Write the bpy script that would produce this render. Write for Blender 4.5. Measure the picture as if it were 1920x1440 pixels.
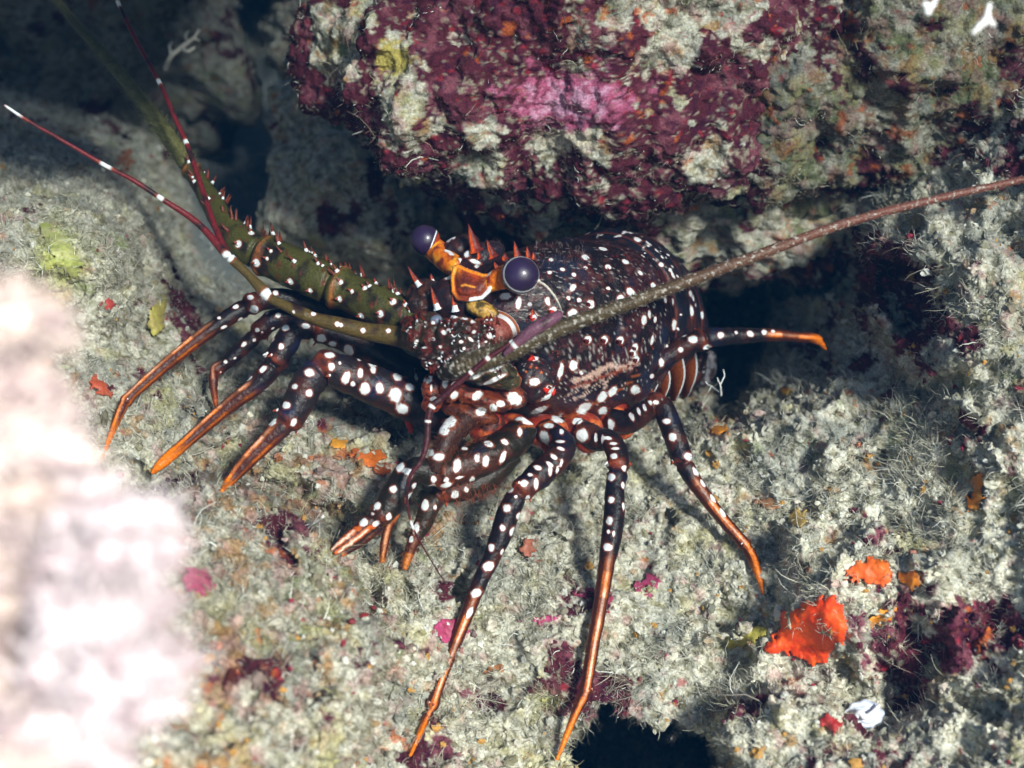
import bpy, math, random
import numpy as np
from mathutils import Vector

for o in list(bpy.data.objects):
    bpy.data.objects.remove(o)
SC = bpy.context.scene
COL = SC.collection
rng = np.random.default_rng(7)
random.seed(7)

# ------------------------------------------------------------------ camera
PITCH = math.radians(25.0)
HF = math.radians(40.0)
TH = math.tan(HF / 2)
RT = np.array([1.0, 0, 0])
FW = np.array([0, math.cos(PITCH), -math.sin(PITCH)])
UPC = np.array([0, math.sin(PITCH), math.cos(PITCH)])
cd = bpy.data.cameras.new("camera")
cam = bpy.data.objects.new("camera", cd)
COL.objects.link(cam)
cam.rotation_euler = (math.pi / 2 - PITCH, 0, 0)
cd.sensor_width = 36
cd.angle = HF
cd.clip_start = 0.01
cd.clip_end = 50
cd.dof.use_dof = True
cd.dof.focus_distance = 0.585
cd.dof.aperture_fstop = 7.5
SC.camera = cam


def P(px, py, d):
    """photo pixel (1920x1440) and depth in cm -> world metres"""
    px = np.asarray(px, float); py = np.asarray(py, float); d = np.asarray(d, float) / 100
    a = (px - 960) / 960 * TH * d
    b = (720 - py) / 960 * TH * d
    return a[..., None] * RT + b[..., None] * UPC + d[..., None] * FW


def proj(v):
    d = v @ FW
    return 960 + (v @ RT) / d / TH * 960, 720 - (v @ UPC) / d / TH * 960, d * 100


# ------------------------------------------------------------------ light
SUN = 0.46 * RT + 0.22 * UPC - 1.0 * FW
SUN /= np.linalg.norm(SUN)
elev = math.asin(SUN[2]); azim = math.atan2(SUN[0], SUN[1])
w = bpy.data.worlds.new("World"); SC.world = w; w.use_nodes = True
nt = w.node_tree; nt.nodes.clear()
wo = nt.nodes.new("ShaderNodeOutputWorld"); wb = nt.nodes.new("ShaderNodeBackground")
sky = nt.nodes.new("ShaderNodeTexSky"); sky.sky_type = 'NISHITA'; sky.sun_disc = False
sky.sun_elevation = elev; sky.sun_rotation = azim
nt.links.new(sky.outputs[0], wb.inputs[0]); wb.inputs[1].default_value = 0.085
nt.links.new(wb.outputs[0], wo.inputs[0])
sl = bpy.data.lights.new("sun", 'SUN'); sl.energy = 4.6; sl.angle = math.radians(9); sl.color = (1.0, 0.915, 0.81)
so = bpy.data.objects.new("sun", sl); COL.objects.link(so)
so.rotation_euler = Vector(SUN).to_track_quat('Z', 'Y').to_euler()
SC.view_settings.view_transform = 'Standard'; SC.view_settings.look = 'None'
SC.view_settings.gamma = 1; SC.view_settings.exposure = 2.34; SC.view_settings.use_curve_mapping = False
HAZE_D = 1.2
SC.cycles.max_bounces = 6; SC.cycles.diffuse_bounces = 3; SC.cycles.volume_bounces = 0
SC.cycles.volume_step_rate = 4

# ------------------------------------------------------------------ noise
_perm = np.random.default_rng(3).permutation(256)
_perm = np.concatenate([_perm, _perm, _perm]).astype(np.int64)
_g = np.random.default_rng(4).normal(size=(256, 3)); _g /= np.linalg.norm(_g, axis=1)[:, None]


def perlin(p):
    pi = np.floor(p).astype(np.int64); pf = p - pi; pi &= 255
    u = pf * pf * pf * (pf * (pf * 6 - 15) + 10)
    r = 0
    for i in (0, 1):
        for j in (0, 1):
            for k in (0, 1):
                h = _perm[_perm[_perm[(pi[:, 0] + i) & 255] + ((pi[:, 1] + j) & 255)] + ((pi[:, 2] + k) & 255)]
                g = _g[h]
                dd = g[:, 0] * (pf[:, 0] - i) + g[:, 1] * (pf[:, 1] - j) + g[:, 2] * (pf[:, 2] - k)
                wgt = (u[:, 0] if i else 1 - u[:, 0]) * (u[:, 1] if j else 1 - u[:, 1]) * (u[:, 2] if k else 1 - u[:, 2])
                r = r + dd * wgt
    return r * 1.6


def fbm(p, size, octv=3, seed=0.0, gain=0.5):
    """p in metres, size in cm"""
    q = p * (100 / size) + seed * 13.37
    a, r = 1.0, 0
    for _ in range(octv):
        r = r + a * perlin(q); q = q * 2.03 + 5.1; a *= gain
    return r


def ridge(p, size, seed=0.0):
    return 1 - 2 * np.abs(perlin(p * (100 / size) + seed * 7.7))


def sst(a, b, x):
    t = np.clip((x - a) / (b - a), 0, 1)
    return t * t * (3 - 2 * t)


def mixc(c, c2, m):
    return c * (1 - m[:, None]) + np.asarray(c2, float) * m[:, None]


# ------------------------------------------------------------------ mesh helpers
def mesh_from(name, v, quads=None, tris=None, col=None, attrs=None, smooth=True, mat=None):
    me = bpy.data.meshes.new(name)
    v = np.asarray(v, np.float32)
    lt, ls = [], []
    nq = 0 if quads is None else len(quads); ntr = 0 if tris is None else len(tris)
    loops = []
    if nq: loops.append(np.asarray(quads, np.int32).ravel())
    if ntr: loops.append(np.asarray(tris, np.int32).ravel())
    loops = np.concatenate(loops)
    tot = np.concatenate([np.full(nq, 4, np.int32), np.full(ntr, 3, np.int32)])
    start = np.concatenate([[0], np.cumsum(tot)[:-1]]).astype(np.int32)
    me.vertices.add(len(v)); me.vertices.foreach_set("co", v.ravel())
    me.loops.add(len(loops)); me.loops.foreach_set("vertex_index", loops)
    me.polygons.add(nq + ntr); me.polygons.foreach_set("loop_start", start); me.polygons.foreach_set("loop_total", tot)
    me.polygons.foreach_set("use_smooth", np.full(nq + ntr, smooth, bool))
    me.update(calc_edges=True)
    if col is not None:
        c4 = np.ones((len(v), 4), np.float32); c4[:, :3] = np.clip(col, 0, 1)
        a = me.attributes.new("Col", 'FLOAT_COLOR', 'POINT'); a.data.foreach_set("color", c4.ravel())
    for k, arr in (attrs or {}).items():
        a = me.attributes.new(k, 'FLOAT', 'POINT'); a.data.foreach_set("value", np.asarray(arr, np.float32))
    if mat: me.materials.append(mat)
    return me


def link(name, me, parent=None, origin=None):
    o = bpy.data.objects.new(name, me); COL.objects.link(o)
    if parent: o.parent = parent
    return o


def recentre(o):
    """move a top-level mesh's origin to the middle of its underside"""
    me = o.data; n = len(me.vertices); c = np.empty(n * 3, np.float32); me.vertices.foreach_get("co", c); c = c.reshape(-1, 3)
    m = c.mean(0); m[2] = c[:, 2].min()
    me.vertices.foreach_set("co", (c - m).ravel()); o.location = m.tolist(); me.update()


def tag(o, label=None, cat=None, group=None, kind=None):
    if label: o["label"] = label
    if cat: o["category"] = cat
    if group: o["group"] = group
    if kind: o["kind"] = kind
    return o


class MB:
    def __init__(s): s.v = []; s.q = []; s.t = []; s.c = []; s.s = []; s.n = 0

    def add(s, v, q=None, t=None, col=(.5, .5, .5), spot=None):
        v = np.asarray(v, float); n = len(v)
        s.v.append(v)
        if q is not None and len(q): s.q.append(np.asarray(q, np.int64) + s.n)
        if t is not None and len(t): s.t.append(np.asarray(t, np.int64) + s.n)
        col = np.asarray(col, float)
        s.c.append(np.tile(col, (n, 1)) if col.ndim == 1 else col)
        s.s.append(np.full(n, -1.0) if spot is None else spot)
        s.n += n

    def arrays(s):
        return (np.concatenate(s.v), np.concatenate(s.q) if s.q else None, np.concatenate(s.t) if s.t else None,
                np.concatenate(s.c), np.concatenate(s.s))

    def build(s, name, mat, parent=None, smooth=True):
        v, q, t, c, sp = s.arrays()
        return link(name, mesh_from(name, v, q, t, c, {"spot": sp}, smooth, mat), parent)


def catmull(pts, n):
    pts = np.asarray(pts, float)
    seg = np.linalg.norm(np.diff(pts[:, :3], axis=0), axis=1) ** 0.5
    T = np.concatenate([[0], np.cumsum(seg)])
    out = np.empty((n, pts.shape[1])); L = np.concatenate([[0], np.cumsum(np.linalg.norm(np.diff(pts[:, :3], axis=0), axis=1))])
    tt = np.interp(np.linspace(0, L[-1], n), L, T)
    ext = np.vstack([2 * pts[0] - pts[1], pts, 2 * pts[-1] - pts[-2]])
    Te = np.concatenate([[T[0] - seg[0]], T, [T[-1] + seg[-1]]])
    for i, t in enumerate(tt):
        k = min(np.searchsorted(T, t, side='right') - 1, len(pts) - 2)
        p0, p1, p2, p3 = ext[k], ext[k + 1], ext[k + 2], ext[k + 3]
        t0, t1, t2, t3 = Te[k], Te[k + 1], Te[k + 2], Te[k + 3]
        a1 = (t1 - t) / (t1 - t0) * p0 + (t - t0) / (t1 - t0) * p1
        a2 = (t2 - t) / (t2 - t1) * p1 + (t - t1) / (t2 - t1) * p2
        a3 = (t3 - t) / (t3 - t2) * p2 + (t - t2) / (t3 - t2) * p3
        b1 = (t2 - t) / (t2 - t0) * a1 + (t - t0) / (t2 - t0) * a2
        b2 = (t3 - t) / (t3 - t1) * a2 + (t - t1) / (t3 - t1) * a3
        out[i] = (t2 - t) / (t2 - t1) * b1 + (t - t1) / (t2 - t1) * b2
    return out


def tube(pts, step=0.07, na=24, flat=1.0):
    """pts rows: px,py,d,r(cm).  returns v,q,t,u(cm),ang(nr,na),centres,tangents"""
    pts = np.asarray(pts, float)
    W = np.hstack([P(pts[:, 0], pts[:, 1], pts[:, 2]), pts[:, 3:4] / 100])
    L = np.linalg.norm(np.diff(W[:, :3], axis=0), axis=1).sum() * 100
    n = max(4, int(L / step))
    C = catmull(W, n); c = C[:, :3]; r = np.maximum(C[:, 3], 0.00012)
    tg = np.gradient(c, axis=0); tg /= np.linalg.norm(tg, axis=1)[:, None]
    f = np.cross(tg[0], FW); f /= np.linalg.norm(f)
    Fs = []
    for i in range(n):
        f = f - tg[i] * (f @ tg[i]); f /= np.linalg.norm(f); Fs.append(f)
    Fs = np.array(Fs); B = np.cross(tg, Fs)
    a = np.linspace(0, 2 * math.pi, na, endpoint=False)
    v = c[:, None] + r[:, None, None] * (np.cos(a)[None, :, None] * Fs[:, None] + flat * np.sin(a)[None, :, None] * B[:, None])
    v = v.reshape(-1, 3)
    i = np.arange(n - 1)[:, None] * na; j = np.arange(na)[None]
    j2 = (j + 1) % na
    q = np.stack([i + j, i + j2, i + na + j2, i + na + j], -1).reshape(-1, 4)
    v = np.vstack([v, c[0:1], c[-1:]]); s = n * na
    jj = np.arange(na); t = np.vstack([np.stack([np.full(na, s), (jj + 1) % na, jj], 1),
                                      np.stack([np.full(na, s + 1), (n - 1) * na + jj, (n - 1) * na + (jj + 1) % na], 1)])
    u = np.concatenate([np.repeat(np.linspace(0, L, n), na), [0, L]])
    return v, q, t, u, L, c, tg, r


def hairs(roots, dirs, lens, rad, cols, nseg=4, curl=0.5, sides=3, seed=1, bend=None):
    """vectorised curved filaments; metres. returns v,q,col"""
    R = np.random.default_rng(seed); N = len(roots)
    d = dirs / np.linalg.norm(dirs, axis=1)[:, None]
    p = roots.copy(); pts = [p.copy()]; ds = [d.copy()]
    k = R.normal(size=(N, 3)) * curl
    if bend is not None: k = k + bend
    for s in range(nseg):
        d = d + k / nseg + R.normal(size=(N, 3)) * curl * 0.25; d /= np.linalg.norm(d, axis=1)[:, None]
        p = p + d * (lens / nseg)[:, None]; pts.append(p.copy()); ds.append(d.copy())
    ref = np.cross(ds[0], [0.3, 0.5, 0.8]); ref /= np.linalg.norm(ref, axis=1)[:, None] + 1e-9
    V = []
    for s in range(nseg + 1):
        f = ref - ds[s] * (ref * ds[s]).sum(1)[:, None]; f /= np.linalg.norm(f, axis=1)[:, None] + 1e-9
        b = np.cross(ds[s], f); rr = rad * (1 - 0.75 * (s / nseg) ** 2)
        for a in range(sides):
            an = 2 * math.pi * a / sides
            V.append(pts[s] + rr[:, None] * (math.cos(an) * f + math.sin(an) * b))
    V = np.stack(V, 1); M = (nseg + 1) * sides
    q = []
    for s in range(nseg):
        for a in range(sides):
            a2 = (a + 1) % sides
            q.append([s * sides + a, s * sides + a2, (s + 1) * sides + a2, (s + 1) * sides + a])
    q = np.array(q)[None] + (np.arange(N) * M)[:, None, None]
    return V.reshape(-1, 3), q.reshape(-1, 4), np.repeat(cols, M, axis=0)


_ICO = {}
def ico(sub):
    if sub not in _ICO:
        import bmesh
        bm = bmesh.new(); bmesh.ops.create_icosphere(bm, subdivisions=sub + 1, radius=1)
        v = np.array([x.co[:] for x in bm.verts]); t = np.array([[x.index for x in f.verts] for f in bm.faces]); bm.free()
        v /= np.linalg.norm(v, axis=1)[:, None]
        _ICO[sub] = (v, t)
    return _ICO[sub]


def normals(v, q=None, t=None):
    n = np.zeros_like(v)
    if q is not None:
        fn = np.cross(v[q[:, 2]] - v[q[:, 0]], v[q[:, 3]] - v[q[:, 1]])
        for k in range(4): 
            for ax in range(3): n[:, ax] += np.bincount(q[:, k], fn[:, ax], len(v))
    if t is not None:
        fn = np.cross(v[t[:, 1]] - v[t[:, 0]], v[t[:, 2]] - v[t[:, 0]])
        for k in range(3):
            for ax in range(3): n[:, ax] += np.bincount(t[:, k], fn[:, ax], len(v))
    return n / (np.linalg.norm(n, axis=1)[:, None] + 1e-20)


# ------------------------------------------------------------------ materials
def newmat(name):
    m = bpy.data.materials.new(name); m.use_nodes = True
    nt = m.node_tree; b = nt.nodes["Principled BSDF"]
    return m, nt, b


def node(nt, kind, **kw):
    n = nt.nodes.new(kind)
    for k, v in kw.items(): setattr(n, k, v)
    return n


def col_mat(name, rough=0.85, spec=0.25, nscale=600, nstr=0.25, bump=0.0, bscale=900, bdist=0.0006, sss=0.0, coat=0.0):
    m, nt, b = newmat(name)
    at = node(nt, "ShaderNodeAttribute", attribute_name="Col")
    tc = node(nt, "ShaderNodeTexCoord")
    nz = node(nt, "ShaderNodeTexNoise"); nz.inputs["Scale"].default_value = nscale; nz.inputs["Detail"].default_value = 3
    mr = node(nt, "ShaderNodeMapRange"); mr.inputs[1].default_value = .3; mr.inputs[2].default_value = .7
    mr.inputs[3].default_value = 1 - nstr; mr.inputs[4].default_value = 1 + nstr
    mx = node(nt, "ShaderNodeMix", data_type='RGBA', blend_type='MULTIPLY'); mx.inputs[0].default_value = 1
    nt.links.new(tc.outputs["Object"], nz.inputs["Vector"]); nt.links.new(nz.outputs[0], mr.inputs[0])
    nt.links.new(at.outputs["Color"], mx.inputs[6]); nt.links.new(mr.outputs[0], mx.inputs[7])
    nt.links.new(mx.outputs[2], b.inputs["Base Color"])
    b.inputs["Roughness"].default_value = rough; b.inputs["Specular IOR Level"].default_value = spec
    b.inputs["Coat Weight"].default_value = coat; b.inputs["Coat Roughness"].default_value = .15
    if sss: b.inputs["Subsurface Weight"].default_value = sss; b.inputs["Subsurface Radius"].default_value = (.004, .002, .001); b.inputs["Subsurface Scale"].default_value = 1
    if bump:
        n2 = node(nt, "ShaderNodeTexNoise"); n2.inputs["Scale"].default_value = bscale; n2.inputs["Detail"].default_value = 4
        bp = node(nt, "ShaderNodeBump"); bp.inputs["Strength"].default_value = bump; bp.inputs["Distance"].default_value = bdist
        nt.links.new(tc.outputs["Object"], n2.inputs["Vector"]); nt.links.new(n2.outputs[0], bp.inputs["Height"])
        nt.links.new(bp.outputs[0], b.inputs["Normal"])
    return m


M_reef = col_mat("reef_rock", .9, .15, 900, .35, bump=.9, bscale=700, bdist=.0012)
M_turf = col_mat("turf", .8, .2, 300, .2)
M_sponge = col_mat("sponge", .55, .4, 700, .18, bump=.5, bscale=900, bdist=.0004)
M_soft = col_mat("soft_coral", .6, .3, 500, .06, bump=.2, bscale=400)
M_coral = col_mat("coral_white", .7, .2, 900, .12, bump=.3)
M_shell = col_mat("shell_white", .3, .5, 400, .08)

# lobster chitin: base colour + white spots with a brown-orange halo
M_chi, nt, b = newmat("lobster_shell")
at = node(nt, "ShaderNodeAttribute", attribute_name="Col"); sp = node(nt, "ShaderNodeAttribute", attribute_name="spot")
tc = node(nt, "ShaderNodeTexCoord")
nz = node(nt, "ShaderNodeTexNoise"); nz.inputs["Scale"].default_value = 1300; nz.inputs["Detail"].default_value = 3
mr = node(nt, "ShaderNodeMapRange"); mr.inputs[1].default_value = .35; mr.inputs[2].default_value = .7; mr.inputs[3].default_value = .7; mr.inputs[4].default_value = 1.35
mx = node(nt, "ShaderNodeMix", data_type='RGBA', blend_type='MULTIPLY'); mx.inputs[0].default_value = 1
nt.links.new(tc.outputs["Object"], nz.inputs["Vector"]); nt.links.new(nz.outputs[0], mr.inputs[0])
nt.links.new(at.outputs["Color"], mx.inputs[6]); nt.links.new(mr.outputs[0], mx.inputs[7])
halo = node(nt, "ShaderNodeMapRange", interpolation_type='SMOOTHSTEP'); halo.inputs[1].default_value = -.38; halo.inputs[2].default_value = 0.02
m2 = node(nt, "ShaderNodeMix", data_type='RGBA'); m2.inputs[7].default_value = (.26, .05, .012, 1)
hm = node(nt, "ShaderNodeMath", operation='MULTIPLY'); hm.inputs[1].default_value = .5
nt.links.new(sp.outputs["Fac"], halo.inputs[0]); nt.links.new(halo.outputs[0], hm.inputs[0]); nt.links.new(hm.outputs[0], m2.inputs[0]); nt.links.new(mx.outputs[2], m2.inputs[6])
wm = node(nt, "ShaderNodeMapRange"); wm.inputs[1].default_value = 0.0; wm.inputs[2].default_value = 0.26
m3 = node(nt, "ShaderNodeMix", data_type='RGBA'); m3.inputs[7].default_value = (.66, .70, .72, 1)
nt.links.new(sp.outputs["Fac"], wm.inputs[0]); nt.links.new(wm.outputs[0], m3.inputs[0]); nt.links.new(m2.outputs[2], m3.inputs[6])
nt.links.new(m3.outputs[2], b.inputs["Base Color"])
n2 = node(nt, "ShaderNodeTexNoise"); n2.inputs["Scale"].default_value = 900; n2.inputs["Detail"].default_value = 4
bp = node(nt, "ShaderNodeBump"); bp.inputs["Strength"].default_value = .6; bp.inputs["Distance"].default_value = .0006
nt.links.new(tc.outputs["Object"], n2.inputs["Vector"]); nt.links.new(n2.outputs[0], bp.inputs["Height"]); nt.links.new(bp.outputs[0], b.inputs["Normal"])
b.inputs["Roughness"].default_value = .38; b.inputs["Specular IOR Level"].default_value = .24
b.inputs["Coat Weight"].default_value = .0; b.inputs["Coat Roughness"].default_value = .2

M_eye, nt, b = newmat("lobster_eye")
at = node(nt, "ShaderNodeAttribute", attribute_name="Col"); nt.links.new(at.outputs["Color"], b.inputs["Base Color"])
b.inputs["Roughness"].default_value = .38; b.inputs["Coat Weight"].default_value = .35; b.inputs["Coat Roughness"].default_value = .12
tc = node(nt, "ShaderNodeTexCoord"); vo = node(nt, "ShaderNodeTexVoronoi"); vo.inputs["Scale"].default_value = 2600
bp = node(nt, "ShaderNodeBump"); bp.inputs["Strength"].default_value = .25; bp.inputs["Distance"].default_value = .0002
nt.links.new(tc.outputs["Object"], vo.inputs["Vector"]); nt.links.new(vo.outputs[0], bp.inputs["Height"]); nt.links.new(bp.outputs[0], b.inputs["Normal"])

# ------------------------------------------------------------------ reef colours
PALE = (.46, .445, .36)


def reef_col(v, cor, grn, warm, dark=None, seed=0):
    """cor/grn/warm: bias arrays (-1..1)"""
    n = len(v)
    a = fbm(v, 1.6, 4, seed + 1, .6); b_ = fbm(v, .45, 3, seed + 2, .6); c_ = fbm(v, 4.5, 3, seed + 3, .6)
    f = fbm(v, .16, 2, seed + 4)
    col = np.tile(np.array(PALE), (n, 1))
    col = mixc(col, (.19, .175, .11), sst(-.15, .55, b_ + .5 * f))
    col = mixc(col, (.50, .51, .45), sst(.1, .6, f - .3 * b_))
    col = mixc(col, (.10, .10, .075), sst(.2, .65, fbm(v, .9, 3, seed + 17) + .3 * f) * .6)
    col = mixc(col, (.12, .135, .13), sst(.1, .7, fbm(v, 3.2, 3, seed + 18)) * .5)
    col = mixc(col, (.15, .18, .07), sst(.25, .75, a * .7 + f * .3 + grn) * .85)
    col = mixc(col, (.30, .16, .055), sst(.35, .8, fbm(v, 1.1, 3, seed + 9) + .3 * f + warm) * .8)
    col = mixc(col, (.36, .20, .19), sst(.2, .7, fbm(v, .9, 3, seed + 21) + .25 * f + warm * .8) * .55)
    col = mixc(col, (.40, .37, .17), sst(.3, .7, fbm(v, 1.9, 3, seed + 22) + .2 * f + .5 * warm) * .5)
    e = c_ * .95 + a * .5 + b_ * .2 + f * .06 + cor
    mm = sst(.50, .62, e)
    cc = mixc(np.tile(np.array((.070, .013, .022)), (n, 1)), (.16, .050, .068), sst(.0, .6, fbm(v, 1.3, 3, seed + 7) + .25 * f))
    cc = mixc(cc, (.045, .008, .022), sst(.0, .6, fbm(v, .5, 3, seed + 8)))
    cc = mixc(cc, (.30, .27, .20), sst(.42, .75, fbm(v, .3, 3, seed + 11) + .45 * fbm(v, 2.2, 2, seed + 19)) * .7)
    col = col * (1 - mm[:, None]) + cc * mm[:, None]
    # scattered little orange / red / pale spots
    s1 = fbm(v, .8, 2, seed + 12); s2 = fbm(v, 7, 2, seed + 13)
    col = mixc(col, (.42, .10, .02), sst(.80, .92, s1 + .5 * s2 + .45 * warm) * .7)
    col = mixc(col, (.25, .02, .03), sst(.82, .92, fbm(v, .55, 2, seed + 14) + .3 * cor) * .7)
    return np.clip(col, .004, .9)


# ------------------------------------------------------------------ main reef sheet
gx = [-600, -300, 0, 200, 400, 600, 800, 1000, 1200, 1400, 1600, 1800, 2000, 2300, 2600]
gy = [-400, 0, 150, 300, 450, 600, 700, 800, 900, 1000, 1200, 1440, 1900]
G = np.array([
    [70, 74, 80, 90, 100, 105, 105, 100, 95, 90, 80, 70, 64, 58, 52],
    [72, 80, 92, 104, 120, 115, 100, 98, 95, 90, 78, 68, 62, 56, 50],
    [67, 75, 86, 96, 110, 112, 96, 95, 92, 86, 74, 66, 60, 55, 49],
    [58, 62, 69, 75, 94, 96, 90, 92, 90, 80, 70, 63, 58, 54, 48],
    [53, 55, 59, 62, 80, 88, 86, 88, 84, 76, 67, 61, 57, 53, 47],
    [52, 54.5, 59, 62, 68, 75, 78, 80, 82, 80, 67, 60, 56, 52, 46],
    [51, 53.5, 57.5, 61, 64, 66.5, 69, 71, 74, 74, 65, 59, 55, 52, 46],
    [50, 52, 55.5, 59, 61.5, 63.2, 64, 66, 66, 64.5, 61, 58, 55, 51, 46],
    [48, 50, 53.5, 56.8, 59, 61, 61.5, 63, 63, 62, 59.5, 57, 54, 50, 45],
    [46, 47, 50, 53, 56, 59, 60, 61, 61, 60, 58, 56, 53, 49, 44],
    [42, 43, 46, 49, 52, 55, 57.5, 58.5, 58.5, 57.5, 56, 54, 51, 47, 42],
    [38, 39, 42, 45.5, 49, 52, 54.5, 56, 56, 54.5, 53.5, 51.5, 49, 45, 40],
    [33, 34, 37, 40, 43, 46, 49, 50, 50, 49, 48, 46, 44, 40, 36]], float)


def cubic1(xs, ys, x):
    """Catmull-Rom through (xs, ys[...,k]) along last axis"""
    xs = np.asarray(xs, float)
    k = np.clip(np.searchsorted(xs, x, side='right') - 1, 0, len(xs) - 2)
    m = np.gradient(ys, xs, axis=-1)
    h = xs[k + 1] - xs[k]; t = np.clip((x - xs[k]) / h, 0, 1)
    y0, y1, m0, m1 = ys[..., k], ys[..., k + 1], m[..., k], m[..., k + 1]
    return (2 * t**3 - 3 * t**2 + 1) * y0 + (t**3 - 2 * t**2 + t) * h * m0 + (-2 * t**3 + 3 * t**2) * y1 + (t**3 - t**2) * h * m1


ST = 4
XS = np.arange(-600, 2521, ST, dtype=float); YS = np.arange(-400, 1881, ST, dtype=float)
D = cubic1(gy, cubic1(gx, G, XS).T.copy(), YS).T          # rows y, cols x
XX, YY = np.meshgrid(XS, YS)
pp = np.stack([XX / 1000, YY / 1000, 0 * XX], -1).reshape(-1, 3)
wx = (fbm(pp, 11, 3, 21) * 38).reshape(XX.shape); wy = (fbm(pp, 11, 3, 22) * 38).reshape(XX.shape)
WX, WY = XX + wx, YY + wy


def ell(cx, cy, rx, ry, rot=0, soft=.25):
    c, s = math.cos(math.radians(rot)), math.sin(math.radians(rot))
    dx, dy = WX - cx, WY - cy
    a = (dx * c + dy * s) / rx; b_ = (-dx * s + dy * c) / ry
    return sst(1 + soft, 1 - soft, np.sqrt(a * a + b_ * b_))


# bottom-left mound standing nearer
D -= 4.5 * ell(380, 1250, 340, 330, 0, .10)
# lumps on the slope
D -= 2.2 * ell(640, 850, 230, 95, 12, .25)
D -= 1.5 * ell(900, 1180, 260, 160, -10, .4)
D -= 1.6 * ell(250, 780, 150, 110, 20, .3)
D -= 2.0 * ell(100, 520, 190, 150, 20, .4)
D -= 2.5 * ell(1760, 560, 170, 130, 30, .25)
D -= 1.6 * ell(1450, 760, 160, 70, -20, .3)
D -= 1.8 * ell(1640, 1130, 190, 110, 10, .4)
D -= 2.0 * ell(1500, 1400, 190, 90, 10, .2)
RP = np.random.default_rng(61)
for _ in range(70):
    px_, py_, r_ = RP.uniform(80, 1900), RP.uniform(620, 1430), RP.uniform(10, 34)
    D += (RP.uniform(.5, 1.5) if RP.random() < .55 else -RP.uniform(.5, 1.1)) * ell(px_, py_, r_ * RP.uniform(.8, 2), r_, RP.uniform(-30, 30), .45)
# dark cavities
D += 16 * ell(1190, 1420, 128, 74, 4, .10)
D += 9 * ell(1370, 620, 70, 130, 0, .2)
D += 4 * ell(1520, 500, 100, 60, 0, .25)
D += 2.5 * ell(1700, 1240, 60, 110, 10, .4)
D += 3 * ell(1690, 560, 60, 40, 30, .4)
D += 2.2 * ell(720, 800, 60, 30, 20, .4)
D += 12 * ell(470, 60, 110, 90, 0, .3)
D += 3 * ell(460, 640, 90, 60, 0, .4)
pts = P(XX, YY, D).reshape(-1, 3)
near = sst(95, 60, D.ravel())
# rubble relief along the sight line (low and middle frequencies)
dn = fbm(pts, 7, 3, 31) * 1.5 + ridge(pts, 3.2, 32) * .65 + fbm(pts, 1.7, 3, 33, .6) * .62
dn = dn * (0.62 + .9 * (1 - near))
smooth_mask = 1 - .75 * (ell(480, 330, 120, 220, 10, .4) + ell(850, 330, 70, 130, 0, .4)).clip(0, 1).ravel()
dn *= smooth_mask
D2 = D - dn.reshape(D.shape)
pts = P(XX, YY, D2).reshape(-1, 3)
ny, nx = XX.shape
i0 = (np.arange(ny - 1)[:, None] * nx + np.arange(nx - 1)[None]).ravel()
RQ = np.stack([i0, i0 + nx, i0 + nx + 1, i0 + 1], -1)
NR = normals(pts, RQ)
if (NR[::997] @ FW).mean() > 0: RQ = RQ[:, ::-1]; NR = -NR
fine = (fbm(pts, .75, 3, 41, .65) * .22 + np.abs(perlin(pts * 220 + 3)) * -.15 + perlin(pts * 520) * .045) * smooth_mask
pts = pts + NR * (fine / 100)[:, None]
NR = normals(pts, RQ)


def zone(lst):
    r = np.zeros(XX.size)
    for cx, cy, rx, ry, val in lst:
        d2 = ((WX - cx) / rx) ** 2 + ((WY - cy) / ry) ** 2
        r += val * np.exp(-d2.ravel())
    return r


cor = zone([(470, 1330, 170, 140, .35), (1650, 500, 80, 70, 1.2), (1780, 620, 130, 70, 1.1), (1560, 60, 300, 200, .3), (1690, 1250, 90, 120, .95), (1790, 1200, 100, 60, .85), (1880, 1150, 60, 60, .8),
            (850, 1190, 60, 40, .6), (1100, 1110, 130, 30, .6), (1250, 1110, 70, 40, .55), (1200, 1310, 190, 34, 1.2), (1530, 680, 50, 30, .5), (375, 1090, 60, 45, .8),
            (480, 1250, 200, 200, .12), (1020, 1250, 60, 60, .4), (1890, 320, 40, 60, .8), (600, 390, 70, 40, .9), (950, 430, 50, 40, 1), (1040, 960, 30, 50, .4),
            (1550, 850, 250, 150, -.1), (200, 450, 200, 200, -.2), (850, 1000, 200, 100, -.2), (1300, 950, 200, 200, -.25)]) - .10
grn = zone([(600, 1080, 120, 100, .45), (500, 1200, 150, 180, .3), (120, 480, 60, 60, .55), (1650, 250, 200, 120, .35), (980, 1370, 40, 60, .4), (1330, 600, 300, 200, .3)]) - .12
warm = zone([(430, 1250, 240, 240, .55), (560, 900, 180, 110, .40), (400, 1000, 200, 100, .2), (1350, 800, 60, 40, .5), (650, 850, 60, 50, .3)]) - .15
cv = reef_col(pts, cor, grn, warm)
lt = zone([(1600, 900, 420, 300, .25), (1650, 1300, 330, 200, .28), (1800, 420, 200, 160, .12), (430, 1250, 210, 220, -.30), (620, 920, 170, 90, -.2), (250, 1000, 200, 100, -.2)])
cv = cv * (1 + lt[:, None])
sandm = 1 - smooth_mask
cv = mixc(cv, (.24, .26, .25), sst(.2, .6, sandm))
# greenish-yellow algae film
cv = mixc(cv, (.42, .44, .12), zone([(115, 480, 40, 60, 1), (1010, 1325, 22, 16, .8)]).clip(0, 1) * .8)
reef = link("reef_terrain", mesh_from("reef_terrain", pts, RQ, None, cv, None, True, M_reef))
tag(reef, "rubbly reef floor and slope coated in pale turf algae", "reef", kind="structure")


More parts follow.
